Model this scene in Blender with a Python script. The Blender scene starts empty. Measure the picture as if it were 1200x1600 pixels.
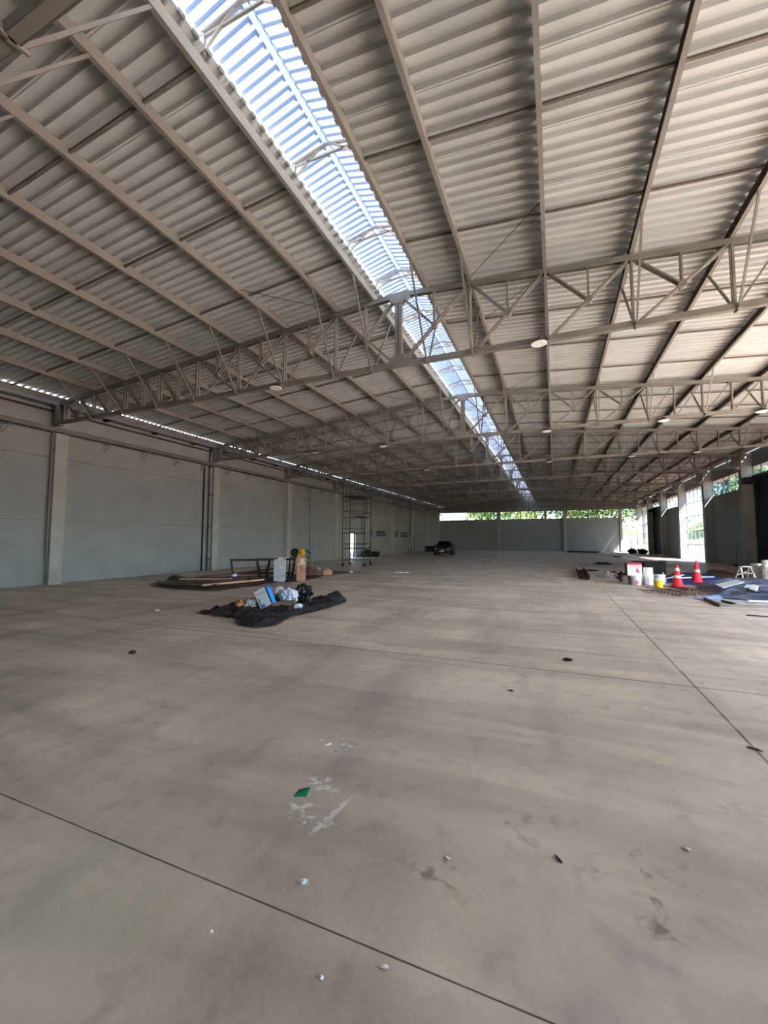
import bpy, math, random
from mathutils import Vector, Matrix, noise
random.seed(7)
C = bpy.context.scene.collection
SC = bpy.context.scene

# ------------------------------------------------------------------ camera, sky, sun, exposure
YAW, PITCH, ROLL, FPX, CAMH = .3926, .067, .0013, 643.9, 1.55
F = Vector((-math.sin(YAW)*math.cos(PITCH), math.cos(YAW)*math.cos(PITCH), math.sin(PITCH)))
R = Vector((math.cos(YAW), math.sin(YAW), 0)); U = R.cross(F)
R, U = R*math.cos(ROLL)+U*math.sin(ROLL), U*math.cos(ROLL)-R*math.sin(ROLL)
cd = bpy.data.cameras.new('camera'); cd.sensor_fit = 'HORIZONTAL'; cd.sensor_width = 36
cd.lens = 36*FPX/1200; cd.clip_end = 2000; cd.clip_start = .05
cam = bpy.data.objects.new('camera', cd); C.objects.link(cam)
M = Matrix((R, U, -F)).transposed().to_4x4(); M.translation = (0, 0, CAMH); cam.matrix_world = M
SC.camera = cam

SUN_DIR = Vector((-1, 1.36, -1.5)).normalized()
sd = bpy.data.lights.new('sun', 'SUN'); sd.energy = 9.0; sd.angle = math.radians(.53); sd.color = (1, .96, .9)
sun = bpy.data.objects.new('sun', sd); C.objects.link(sun); sun.location = (30, -40, 50)
sun.rotation_euler = SUN_DIR.to_track_quat('-Z', 'Y').to_euler()
w = bpy.data.worlds.new('world'); SC.world = w; w.use_nodes = True
nt = w.node_tree; bg = nt.nodes['Background']
sky = nt.nodes.new('ShaderNodeTexSky'); sky.sky_type = 'NISHITA'; sky.sun_disc = False
sky.sun_elevation = math.asin(-SUN_DIR.z); sky.sun_rotation = math.atan2(-SUN_DIR.x, -SUN_DIR.y)
sky.dust_density = .6; sky.ozone_density = 1.0
nt.links.new(sky.outputs[0], bg.inputs[0]); bg.inputs[1].default_value = .25

vs = SC.view_settings
vs.view_transform = 'Standard'; vs.look = 'None'; vs.gamma = 1; vs.use_curve_mapping = False
vs.exposure = 3.43
cy = SC.cycles
cy.use_denoising = True; cy.max_bounces = 9; cy.diffuse_bounces = 6; cy.use_adaptive_sampling = True; cy.adaptive_threshold = .05; cy.transparent_max_bounces = 12
cy.sample_clamp_indirect = 8; cy.caustics_reflective = False; cy.caustics_refractive = False

# ------------------------------------------------------------------ materials
def lin(c):
    return tuple(((v/255)/12.92 if v <= 10 else (((v/255)+.055)/1.055)**2.4) for v in c)
MATS = {}
def mat(name, rgb, rough=.7, metal=0, var=.12, scale=4, bump=0, bscale=None, rgb2=None, stretch=None, spec=.3):
    """colour with noise variation and fine relief"""
    m = bpy.data.materials.new(name); m.use_nodes = True; n = m.node_tree; L = n.links
    b = n.nodes['Principled BSDF']; b.inputs['Roughness'].default_value = rough; b.inputs['Metallic'].default_value = metal
    b.inputs['Specular IOR Level'].default_value = spec
    c = lin(rgb); c2 = lin(rgb2) if rgb2 else tuple(v*(1-2*var) for v in c)
    tc = n.nodes.new('ShaderNodeTexCoord'); mp = n.nodes.new('ShaderNodeMapping'); L.new(tc.outputs['Object'], mp.inputs[0])
    if stretch: mp.inputs['Scale'].default_value = stretch
    nz = n.nodes.new('ShaderNodeTexNoise'); nz.inputs['Scale'].default_value = scale; nz.inputs['Detail'].default_value = 5
    L.new(mp.outputs[0], nz.inputs[0])
    rp = n.nodes.new('ShaderNodeValToRGB'); rp.color_ramp.elements[0].position = .32; rp.color_ramp.elements[1].position = .68
    rp.color_ramp.elements[0].color = (*c2, 1); rp.color_ramp.elements[1].color = (*[min(1, v*(1+var*.6)) for v in c], 1)
    L.new(nz.outputs[0], rp.inputs[0]); L.new(rp.outputs[0], b.inputs['Base Color'])
    if bump:
        n2 = n.nodes.new('ShaderNodeTexNoise'); n2.inputs['Scale'].default_value = bscale or scale*8; n2.inputs['Detail'].default_value = 4
        L.new(mp.outputs[0], n2.inputs[0]); bp = n.nodes.new('ShaderNodeBump'); bp.inputs['Strength'].default_value = bump
        bp.inputs['Distance'].default_value = .02; L.new(n2.outputs[0], bp.inputs['Height']); L.new(bp.outputs[0], b.inputs['Normal'])
    MATS[name] = m
    return m

mat('steel_paint', (150, 141, 131), .55, 0, .10, 3, spec=.3)
mat('truss_paint', (132, 125, 115), .55, 0, .10, 3)
mat('purlin_paint', (130, 121, 112), .5, 0, .08, 2)
mat('tie_paint', (110, 100, 92), .6, 0, .15, 3)
mat('dark_steel', (58, 54, 52), .6, 0, .2, 5)
mat('red_oxide', (84, 52, 46), .7, 0, .2, 5)
mat('roof_sheet', (188, 186, 183), .55, 0, .07, 1.2, .05, 30)
mat('wall_panel', (146, 148, 145), .85, 0, .05, 1.1, .08, 40)
mat('column_concrete', (166, 164, 156), .85, 0, .07, 2, .1, 30)
mat('dark_panel', (92, 96, 94), .85, 0, .05, 1.1)
mat('wall_core', (120, 118, 112), .9)
mat('gutter_metal', (118, 116, 112), .5, .3, .1, 2)
mat('galvanised', (196, 198, 200), .4, .2, .14, 6, .05)
mat('pipe_grey', (150, 152, 156), .45, 0, .08, 3)
mat('black_rubber', (22, 22, 23), .8, 0, .2, 6)
mat('black_paint', (26, 26, 28), .5, 0, .2, 4)
mat('scaffold_steel', (48, 50, 56), .5, .4, .2, 4)
mat('roller_blue', (30, 40, 62), .5, .1, .1, 3)
mat('roller_dark', (36, 38, 44), .5, .1, .1, 3)
mat('roller_galv', (150, 152, 152), .45, .4, .1, 3)
mat('frame_alu', (112, 122, 138), .45, .3, .08, 3)
mat('frame_dark', (70, 78, 80), .5, .2, .08, 3)
mat('white_plastic', (225, 226, 224), .5, 0, .06, 5)
mat('white_dirty', (214, 212, 206), .6, 0, .18, 9)
mat('white_paper', (228, 228, 226), .8, 0, .06, 6)
mat('yellow_plastic', (236, 200, 24), .5, 0, .06, 4)
mat('tool_yellow', (208, 154, 26), .5, 0, .12, 6)
mat('cardboard', (174, 128, 100), .85, 0, .08, 4)
mat('cardboard_dark', (104, 72, 58), .85, 0, .12, 4)
mat('box_blue', (28, 140, 226), .5, 0, .05, 4)
mat('box_navy', (38, 58, 96), .6, 0, .05, 4)
mat('box_red', (206, 42, 72), .6, 0, .06, 4)
mat('cone_red', (206, 44, 56), .55, 0, .12, 5)
mat('black_sheet', (20, 20, 22), .32, 0, .25, 3, .12, 12, spec=.5)
mat('black_sheet_dust', (40, 38, 37), .45, 0, .3, 3, .15, 12, rgb2=(20, 20, 22), spec=.5)
mat('tarp_slate', (98, 106, 124), .6, 0, .2, 2.5, .15, 16, rgb2=(56, 64, 82))
mat('tarp_blue', (34, 66, 146), .5, 0, .2, 4, .12, 14, rgb2=(22, 38, 84))
mat('tarp_pale', (142, 160, 202), .5, 0, .1, 4)
mat('board_grey', (172, 168, 160), .8, 0, .08, 5)
mat('rust_steel', (92, 58, 44), .75, .2, .25, 9, rgb2=(54, 38, 32))
mat('wood_dark', (78, 56, 46), .8, 0, .2, 6, .1, 40, stretch=(1, 8, 8))
mat('wood_mid', (120, 92, 74), .8, 0, .2, 6, .1, 40, stretch=(1, 8, 8))
mat('wood_pale', (204, 164, 122), .75, 0, .1, 6, .1, 40, stretch=(1, 8, 8))
mat('wood_old', (112, 98, 88), .85, 0, .2, 6, .1, 40)
mat('foam_orange', (206, 140, 84), .9, 0, .2, 12, .3, 30)
mat('cloth_white', (214, 218, 228), .85, 0, .1, 7, .2, 18)
mat('cement_grey', (150, 148, 142), .9, 0, .2, 8, .3, 30)
mat('leaf_green', (92, 118, 58), .7, 0, .3, 3, rgb2=(48, 72, 30))
mat('leaf_pale', (136, 150, 86), .7, 0, .3, 3, rgb2=(74, 96, 48))
mat('leaf_blue', (72, 96, 84), .7, 0, .25, 3, rgb2=(46, 66, 60))
mat('bark', (96, 82, 68), .9, 0, .2, 6)
mat('earth', (186, 142, 122), .95, 0, .12, .3, rgb2=(164, 118, 100))
mat('apron', (186, 182, 174), .9, 0, .08, .4)
mat('grass_hill', (168, 160, 92), .95, 0, .2, .25, rgb2=(112, 124, 62))
mat('mountain', (92, 112, 128), 1, 0, .12, .02)
mat('car_black', (6, 7, 9), .45, 0, .05, 3, spec=.6)
mat('car_glass', (12, 14, 17), .06, 0, .05, 3, spec=.7)
mat('lamp_white', (236, 234, 228), .4, 0, .03, 3)
mat('plate_white', (220, 222, 224), .5, 0, .05, 9)
mat('green_plastic', (14, 132, 90), .5, 0, .1, 30)
mat('poster_dark', (38, 48, 66), .3, 0, .35, 2.2, rgb2=(20, 26, 38))
mat('poster_pale', (98, 116, 140), .4, 0, .2, 3)
mat('gate_blue', (138, 146, 172), .6, 0, .08, 3)
mat('ink', (60, 62, 74), .8, 0, .1, 9)
mat('soil_black', (30, 27, 26), .9, 0, .2, 8)

def glass_mat(name, tint, refl=.05):
    m = bpy.data.materials.new(name); m.use_nodes = True; n = m.node_tree; n.nodes.remove(n.nodes['Principled BSDF'])
    o = n.nodes['Material Output']; t = n.nodes.new('ShaderNodeBsdfTransparent'); t.inputs[0].default_value = (*tint, 1)
    g = n.nodes.new('ShaderNodeBsdfGlossy'); g.inputs['Roughness'].default_value = .03; g.inputs[0].default_value = (.9, .95, 1, 1)
    mx = n.nodes.new('ShaderNodeMixShader'); mx.inputs[0].default_value = refl
    n.links.new(t.outputs[0], mx.inputs[1]); n.links.new(g.outputs[0], mx.inputs[2]); n.links.new(mx.outputs[0], o.inputs[0]); MATS[name] = m
glass_mat('tinted_glass', (.50, .53, .56))
def skylight_mat(name='skylight_sheet', k=1):
    m = bpy.data.materials.new(name); m.use_nodes = True; n = m.node_tree; n.nodes.remove(n.nodes['Principled BSDF'])
    o = n.nodes['Material Output']; t = n.nodes.new('ShaderNodeBsdfTranslucent')
    d = n.nodes.new('ShaderNodeBsdfDiffuse'); d.inputs[0].default_value = (.5, .55, .62, 1)
    tc = n.nodes.new('ShaderNodeTexCoord'); nz = n.nodes.new('ShaderNodeTexNoise'); nz.inputs['Scale'].default_value = 1.5
    n.links.new(tc.outputs['Object'], nz.inputs[0]); rp = n.nodes.new('ShaderNodeValToRGB')
    rp.color_ramp.elements[0].color = (.052, .064, .088, 1); rp.color_ramp.elements[1].color = (.074, .088, .116, 1)
    n.links.new(nz.outputs[0], rp.inputs[0]); n.links.new(rp.outputs[0], t.inputs[0])
    mx = n.nodes.new('ShaderNodeMixShader'); mx.inputs[0].default_value = .3
    n.links.new(t.outputs[0], mx.inputs[1]); n.links.new(d.outputs[0], mx.inputs[2]); n.links.new(mx.outputs[0], o.inputs[0]); MATS[name] = m
    for e in rp.color_ramp.elements: e.color = [min(.95, v*k) for v in e.color[:3]]+[1]
skylight_mat(); skylight_mat('ridge_cap', 5)

def floor_mat():
    m = bpy.data.materials.new('floor_concrete'); m.use_nodes = True; n = m.node_tree; L = n.links
    b = n.nodes['Principled BSDF']; b.inputs['Specular IOR Level'].default_value = .25
    geo = n.nodes.new('ShaderNodeNewGeometry')
    def nz(scale, detail=6, st=(1, 1, 1), rot=0, dist=0, rough=.55):
        mp = n.nodes.new('ShaderNodeMapping'); mp.inputs['Scale'].default_value = st; mp.inputs['Rotation'].default_value = (0, 0, rot)
        L.new(geo.outputs['Position'], mp.inputs[0]); t = n.nodes.new('ShaderNodeTexNoise')
        t.inputs['Scale'].default_value = scale; t.inputs['Detail'].default_value = detail; t.inputs['Distortion'].default_value = dist
        t.inputs['Roughness'].default_value = rough; L.new(mp.outputs[0], t.inputs[0]); return t.outputs[0]
    def ramp(src, p0, p1, c0=(0, 0, 0, 1), c1=(1, 1, 1, 1)):
        r = n.nodes.new('ShaderNodeValToRGB'); r.color_ramp.elements[0].position = p0; r.color_ramp.elements[1].position = p1
        r.color_ramp.elements[0].color = c0; r.color_ramp.elements[1].color = c1; L.new(src, r.inputs[0]); return r.outputs[0]
    def mix(fac, a, bb, mode='MIX'):
        x = n.nodes.new('ShaderNodeMixRGB'); x.blend_type = mode
        if isinstance(fac, float): x.inputs[0].default_value = fac
        else: L.new(fac, x.inputs[0])
        for i, v in ((1, a), (2, bb)):
            if isinstance(v, tuple): x.inputs[i].default_value = v
            else: L.new(v, x.inputs[i])
        return x.outputs[0]
    def mul(a, bb):
        x = n.nodes.new('ShaderNodeMath'); x.operation = 'MULTIPLY'; L.new(a, x.inputs[0])
        if isinstance(bb, float): x.inputs[1].default_value = bb
        else: L.new(bb, x.inputs[1])
        return x.outputs[0]
    A = (*lin((221, 200, 174)), 1); B = (*lin((186, 167, 145)), 1); P = (*lin((186, 168, 158)), 1)
    col = mix(ramp(nz(.45, 7, dist=.8), .34, .66), B, A)
    col = mix(mul(ramp(nz(.9, 4), .5, .75), .5), col, P)                                  # faint violet-grey stains
    col = mix(mul(ramp(nz(1.0, 6, (.25, 1.6, 1), .12, .6), .45, .68), .65), col, (*lin((148, 132, 117)), 1))   # sweeping streaks
    col = mix(mul(ramp(nz(1.6, 8, (1, .22, 1), -.16, .3), .5, .68), .5), col, (*lin((144, 130, 118)), 1))   # wheel drag marks
    col = mix(mul(ramp(nz(6, 8, dist=.4), .54, .72), .35), col, (*lin((134, 118, 103)), 1))
    col = mix(mul(ramp(nz(45, 4), .4, .7), .12), col, (*lin((216, 202, 184)), 1))
    def patch(cx, cy, rx, ry, thr0, thr1, sc, colr, amt, rot=0):
        mp = n.nodes.new('ShaderNodeMapping'); mp.vector_type = 'TEXTURE'
        mp.inputs['Location'].default_value = (cx, cy, 0); mp.inputs['Scale'].default_value = (rx, ry, 1); mp.inputs['Rotation'].default_value = (0, 0, rot)
        L.new(geo.outputs['Position'], mp.inputs[0]); g = n.nodes.new('ShaderNodeTexGradient'); g.gradient_type = 'SPHERICAL'
        L.new(mp.outputs[0], g.inputs[0]); rg = ramp(g.outputs[1], .0, .45)
        return mix(mul(mul(rg, ramp(nz(sc, 6, dist=.5), thr0, thr1)), amt), col, (*lin(colr), 1))
    W = (224, 214, 204)
    col = patch(-1.45, 2.40, .10, .06, .47, .54, 22, W, .9, .5)
    col = patch(-1.36, 2.34, .10, .05, .47, .54, 24, W, .9, .2)
    col = patch(-1.40, 2.13, .12, .07, .5, .58, 20, W, .85, .4)
    col = patch(-1.27, 2.05, .16, .06, .52, .6, 20, W, .8, .2)
    col = patch(-1.20, 2.14, .022, .22, .42, .52, 26, W, .95, -.15)
    col = patch(-1.53, 2.86, .24, .08, .58, .62, 12, W, .9)
    col = patch(-1.09, 1.69, .03, .022, .4, .5, 30, W, .7)
    col = patch(.32, 2.25, .30, .40, .55, .66, 7, (104, 92, 82), .7)
    col = patch(-.55, 1.98, .16, .14, .52, .64, 10, (108, 94, 82), .7)
    col = patch(-.15, 2.45, .22, .16, .54, .66, 8, (116, 104, 94), .6)
    col = patch(-1.9, 1.25, .55, .35, .3, .7, 2, (136, 146, 118), .55)
    col = patch(-2.45, 8.1, .9, .5, .52, .62, 5, (128, 116, 108), .5)
    col = patch(.2, 1.7, .6, .35, .4, .7, 3, (132, 122, 122), .5)
    sep = n.nodes.new('ShaderNodeSeparateXYZ'); L.new(geo.outputs['Position'], sep.inputs[0])
    for ax, v in (('Y', 1.53), ('Y', 5.385), ('X', 1.335)):      # grime along the saw cuts
        su = n.nodes.new('ShaderNodeMath'); su.operation = 'SUBTRACT'; L.new(sep.outputs[ax], su.inputs[0]); su.inputs[1].default_value = v
        ab = n.nodes.new('ShaderNodeMath'); ab.operation = 'ABSOLUTE'; L.new(su.outputs[0], ab.inputs[0])
        hw = .004 if v < 1.6 and ax == 'Y' else (.012 if ax == 'X' else .016)
        rg = ramp(ab.outputs[0], hw*.6, hw*1.6, (1, 1, 1, 1), (0, 0, 0, 1))
        col = mix(mul(mul(rg, ramp(nz(2.2, 5), .3, .6, (.35, .35, .35, 1))), .6), col, (*lin((92, 80, 70)), 1))
    L.new(col, b.inputs['Base Color'])
    L.new(ramp(nz(3, 5), .3, .7, (.5, .5, .5, 1), (.72, .72, .72, 1)), b.inputs['Roughness'])
    bp = n.nodes.new('ShaderNodeBump'); bp.inputs['Strength'].default_value = .3; bp.inputs['Distance'].default_value = .01
    L.new(nz(14, 10, dist=.5, rough=.65), bp.inputs['Height']); L.new(bp.outputs[0], b.inputs['Normal'])
    MATS['floor_concrete'] = m
floor_mat()

# ------------------------------------------------------------------ mesh helpers
class MB:
    def __init__(s): s.v = []; s.f = []; s.m = []; s.mats = []; s.cur = 0
    def use(s, name):
        if name not in s.mats: s.mats.append(name)
        s.cur = s.mats.index(name); return s
    def add(s, vs, fs):
        o = len(s.v); s.v += [tuple(v) for v in vs]; s.f += [tuple(i+o for i in f) for f in fs]; s.m += [s.cur]*len(fs); return s
    def box(s, c, d, rot=None):
        x, y, z = d[0]/2, d[1]/2, d[2]/2; c = Vector(c)
        vs = [Vector(p) for p in ((-x,-y,-z),(x,-y,-z),(x,y,-z),(-x,y,-z),(-x,-y,z),(x,-y,z),(x,y,z),(-x,y,z))]
        if rot is not None: vs = [rot @ p for p in vs]
        return s.add([p+c for p in vs], [(0,3,2,1),(4,5,6,7),(0,1,5,4),(1,2,6,5),(2,3,7,6),(3,0,4,7)])
    def bb(s, x0, x1, y0, y1, z0, z1): return s.box(((x0+x1)/2,(y0+y1)/2,(z0+z1)/2), (x1-x0, y1-y0, z1-z0))
    def bar(s, p0, p1, wd, h, up=(0,0,1)):
        p0, p1 = Vector(p0), Vector(p1); d = (p1-p0); L = d.length; d.normalize(); up = Vector(up)
        if abs(d.dot(up)) > .98: up = Vector((0,1,0))
        sx = d.cross(up).normalized(); sz = sx.cross(d)
        return s.box((p0+p1)/2, (wd, L, h), Matrix((sx, d, sz)).transposed())
    def tube(s, pts, r, n=8, cap=True):
        pts = [Vector(p) for p in pts]; k = len(pts); vs = []; fs = []
        for i, p in enumerate(pts):
            d = (pts[min(i+1, k-1)]-pts[max(i-1, 0)]).normalized()
            a = d.cross(Vector((0,0,1)) if abs(d.z) < .95 else Vector((0,1,0))).normalized(); b = d.cross(a)
            vs += [p+(a*math.cos(t*2*math.pi/n)+b*math.sin(t*2*math.pi/n))*r for t in range(n)]
        for i in range(k-1):
            for t in range(n): fs.append((i*n+t, i*n+(t+1) % n, (i+1)*n+(t+1) % n, (i+1)*n+t))
        if cap: fs += [tuple(range(n)), tuple(reversed(range((k-1)*n, k*n)))]
        return s.add(vs, fs)
    def lathe(s, prof, n=16, c=(0,0,0), rot=None):
        c = Vector(c); vs = []; fs = []; k = len(prof)
        for r, z in prof:
            for t in range(n):
                p = Vector((r*math.cos(t*2*math.pi/n), r*math.sin(t*2*math.pi/n), z)); vs.append((rot @ p if rot else p)+c)
        for i in range(k-1):
            for t in range(n): fs.append((i*n+t, i*n+(t+1) % n, (i+1)*n+(t+1) % n, (i+1)*n+t))
        if prof[0][0] > 1e-4: fs.append(tuple(reversed(range(n))))
        if prof[-1][0] > 1e-4: fs.append(tuple(range((k-1)*n, k*n)))
        return s.add(vs, fs)
    def prism(s, poly, axis, a0, a1):
        """poly of 2D points extruded along axis (0 x,1 y,2 z); the 2D coords fill the other two axes in order"""
        def p3(q, a): l = list(q); l.insert(axis, a); return l
        k = len(poly); vs = [p3(q, a0) for q in poly]+[p3(q, a1) for q in poly]
        fs = [(i, (i+1) % k, k+(i+1) % k, k+i) for i in range(k)]+[tuple(reversed(range(k))), tuple(range(k, 2*k))]
        return s.add(vs, fs)
    def build(s, name, m=None, parent=None, loc=None, rz=0, smooth=False):
        me = bpy.data.meshes.new(name); me.from_pydata(s.v, [], s.f)
        for k in (s.mats or [m]): me.materials.append(MATS[k])
        if s.mats: me.polygons.foreach_set('material_index', s.m)
        if smooth: me.polygons.foreach_set('use_smooth', [True]*len(me.polygons))
        me.update(); o = bpy.data.objects.new(name, me); C.objects.link(o)
        if parent: o.parent = parent
        if loc is not None: o.location = loc
        if rz: o.rotation_euler.z = rz
        return o
def tag(o, label, cat, group=None):
    o['label'] = label; o['category'] = cat
    if group: o['group'] = group
    return o
def thing(name, label, cat, loc=(0,0,0), rz=0, group=None):
    o = bpy.data.objects.new(name, None); C.objects.link(o); o.location = loc; o.rotation_euler.z = rz; o.empty_display_size = .2
    return tag(o, label, cat, group)
def struct(o, label=None):
    o['kind'] = 'structure'
    if label: o['label'] = label
    return o
def share(name, me, parent, loc=(0,0,0), rot=None):
    o = bpy.data.objects.new(name, me); C.objects.link(o); o.parent = parent; o.location = loc
    if rot: o.rotation_euler = rot
    return o
def dup(root, loc=None, rz=None):
    r = root.copy(); C.objects.link(r)
    if loc is not None: r.location = loc
    if rz is not None: r.rotation_euler.z = rz
    for ch in list(root.children):
        c = ch.copy(); C.objects.link(c); c.parent = r
        for g in ch.children: d = g.copy(); C.objects.link(d); d.parent = c
    return r

# ------------------------------------------------------------------ dimensions of the hall
XR, ZR, SL = -3.211, 7.262, .0781              # ridge, seat of purlins at the ridge, roof slope
XL, XW = -16.15, 10.05                          # inner faces of the left and right walls
YF, YB = -12.3, 61.3                            # front opening and far wall
TY = [1.65, 8.64, 15.82, 22.08, 28.34, 34.6, 40.86, 47.12, 53.38, 59.64]
COLY = [-12.3, -5.35]+TY
PUR = [.638]+[1.644+1.508*k for k in range(8)]  # purlin distances from the ridge line
SHZ = .17                                       # purlin depth
zs = lambda u: ZR-SL*abs(u)

# ------------------------------------------------------------------ floor: slabs with saw-cut joints
fb = struct(MB().bb(XL-.1, XW+.1, YF, YB+.1, -.2, -.03).build('floor', 'soil_black'), 'beige concrete slab floor with thin saw-cut joints')
xs = [XL, -9.0, 1.335, XW]; ys = [YF, -2.33, 1.53, 5.385, 24.6, 43.8, YB]
xs = [XL, 1.335, XW]
g = .003
for i in range(len(xs)-1):
    for j in range(len(ys)-1):
        MB().bb(xs[i]+g, xs[i+1]-g, ys[j]+g, ys[j+1]-g, -.03, 0).build('slab', 'floor_concrete', fb)

# ------------------------------------------------------------------ ceiling: sheets, purlins, ties
cm = MB()
for s in (-1, 1): cm.bb(XR+s*.53-.006, XR+s*.53+.006, YF, YB, zs(.53)+SHZ+.035, zs(.53)+SHZ+.06)
ceil = struct(cm.build('ceiling', 'gutter_metal'), 'pale trapezoidal metal roof on steel purlins with a daylit ridge')
def sheet_mesh(s, u1):
    prof = []
    for r in range(5):
        y = r*.2
        prof += [(y, 0), (y+.075, 0), (y+.092, .058), (y+.183, .058)]
    prof += [(1.0, 0), (1.03, 0), (1.03, -.008)]
    vs = []; fs = []; us = (.50, 4.5, 8.5, u1); k = len(prof)
    for u in us:
        vs += [(XR+s*u, y, zs(u)+SHZ+z) for y, z in prof]
    for a in range(len(us)-1):
        for i in range(k-1): fs.append((a*k+i, a*k+i+1, (a+1)*k+i+1, (a+1)*k+i))
    mb = MB(); mb.add(vs, fs); me = bpy.data.meshes.new('roof_sheet'); me.from_pydata(mb.v, [], mb.f); me.materials.append(MATS['roof_sheet']); me.update(); return me
for s, u1 in ((-1, 12.52), (1, 13.24)):
    me = sheet_mesh(s, u1); y = YF
    while y < YB-.3:
        share('roof_sheet', me, ceil, (0, y, random.uniform(-.001, .002))); y += 1.0
def cprof(s):   # C-section, all open towards the left wall
    t, h, f, l = .004, SHZ, .066, .018
    return [(0,0),(f,0),(f,l),(f-t,l),(f-t,t),(t,t),(t,h-t),(f-t,h-t),(f-t,h-l),(f,h-l),(f,h),(0,h)]
for s in (-1, 1):
    for k, u in enumerate(PUR+[12.5]):
        if k == 8: continue
        if k == 9:
            MB().bb(min(XR+s*12.47, XR+s*12.49), max(XR+s*12.47, XR+s*12.49), YF, YB, zs(12.5)-.02, zs(12.5)+SHZ-.012).build('eave_angle', 'purlin_paint', ceil); continue
        MB().prism([(XR+s*u-(a-.035), zs(u)+z+.001) for a, z in cprof(s)], 1, YF, YB).build('purlin', 'purlin_paint', ceil)
PU = [PUR[0]]+PUR[1:8]+[12.5]
ALLY = [-5.35]+TY+[YB]
TIEY = []
for a, b in zip(ALLY[:-1], ALLY[1:]):
    for fr in (.253, .524, .795):
        if b-a > 3: TIEY.append(a+fr*(b-a))
for y in TIEY:
    for s in (-1, 1):
        for u0, u1 in zip(PU[:-1], PU[1:]):
            MB().bar((XR+s*(u0+.04), y, zs(u0)+.10), (XR+s*(u1-.03), y, zs(u1)+.10), .035, .035).build('tie_bar', 'tie_paint', ceil)
for i in (0, 1, 2, 3):      # thin cross bracing rods in the roof plane
    for s in (-1, 1):
        MB().tube([(XR+s*1.66, TY[i+1]-.1, zs(1.66)+.03), (XR+s*3.12, TY[i+1]-1.75, zs(3.12)+.06)], .007, 5).build('bracing_rod', 'dark_steel', ceil)
        MB().tube([(XR+s*3.18, TY[i+1]+.1, zs(3.18)+.03), (XR+s*1.70, TY[i+1]+1.75, zs(1.7)+.06)], .007, 5).build('bracing_rod', 'dark_steel', ceil)

# ridge skylight: translucent ribbed sheets on small frames
ZM = 7.70
sk = thing('ridge_skylight', 'long translucent ribbed skylight raised over the roof ridge on small steel frames', 'skylight', (XR, 0, 7.43))
def sky_sheet():
    vs = []; fs = []; prof = []
    for r in range(14):
        y = r*.136
        prof += [(y, 0), (y+.05, 0), (y+.068, .03), (y+.118, .03)]
    prof.append((1.904, 0)); k = len(prof)
    us = (-.64, -.30, -.025, .025, .30, .64, .98)  # right edge extended out of view to keep sun streaks off the floor
    for u in us: vs += [(u, y, ZM-7.43+.16*(1-min(1.3, abs(u)/.64))+z) for y, z in prof]
    for a in range(len(us)-1):
        if a == 2: continue
        for i in range(k-1): fs.append((a*k+i, a*k+i+1, (a+1)*k+i+1, (a+1)*k+i))
    me = bpy.data.meshes.new('skylight_sheet'); me.from_pydata(vs, [], fs); me.materials.append(MATS['skylight_sheet']); me.update(); return me
me = sky_sheet(); y = YF
while y < YB-.5: share('skylight_sheet', me, sk, (0, y, 0)); y += 1.904
MB().bb(-.05, .05, YF, YB, ZM-7.43+.150, ZM-7.43+.195).build('ridge_cap', 'ridge_cap', sk)
MB().bb(-.04, -.03, YF, YB, ZM-7.43+.125, ZM-7.43+.145).build('ridge_rail', 'white_plastic', sk)
fm = MB()
for s in (-1, 1):
    fm.bar((s*.58, 0, -.02), (s*.58, 0, ZM-7.43), .04, .04)
    fm.bar((s*.56, 0, .03), (s*.08, 0, ZM-7.43+.11), .03, .03)
    fm.bar((s*.64, 0, ZM-7.43-.02), (0, 0, ZM-7.43+.11), .04, .035)
fm.bar((-.58, 0, ZM-7.43-.06), (.58, 0, ZM-7.43-.06), .03, .03)
fo = None
for y in TIEY+TY:
    if fo is None: fo = fm.build('support_frame', 'steel_paint', sk, (0, y, 0))
    else: share('support_frame', fo.data, sk, (0, y, 0))

# ------------------------------------------------------------------ walls
SILL, HEAD = 4.5, 5.57
ROWS = [.04, 1.2, 2.27, 3.41, 4.5, 5.57]
wl = MB()
DOOR = (31.5, 32.45, 2.05)
wl.bb(XL-.2, XL-.06, YF, DOOR[0], -.1, 6.42).bb(XL-.2, XL-.06, DOOR[1], YB+.2, -.1, 6.42).bb(XL-.2, XL-.06, DOOR[0], DOOR[1], DOOR[2], 6.42)
wall_left = struct(wl.build('wall_left', 'wall_core'), 'long grey precast panel wall with concrete columns')
for a, b in zip(COLY, COLY[1:]+[YB]):
    y0, y1 = a+.4, b
    if y1-y0 < .3: continue
    for z0, z1 in ((0, 2.2), (2.2, 4.4), (4.4, 6.42)):
        segs = [(y0, y1)]
        if z0 == 0 and y0 < DOOR[0] < y1: segs = [(y0, DOOR[0]), (DOOR[1], y1)]
        for p, q in segs: MB().bb(XL-.06, XL, p+.004, q-.004, z0+.006, z1-.006).build('panel', 'wall_panel', wall_left)
        if z0 == 0 and len(segs) == 2: MB().bb(XL-.06, XL, DOOR[0], DOOR[1], DOOR[2], 2.194).build('panel', 'wall_panel', wall_left)
for y in COLY: MB().bb(XL-.05, -15.85, y, y+.4, -.02, 6.2).build('column', 'column_concrete', wall_left)

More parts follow.
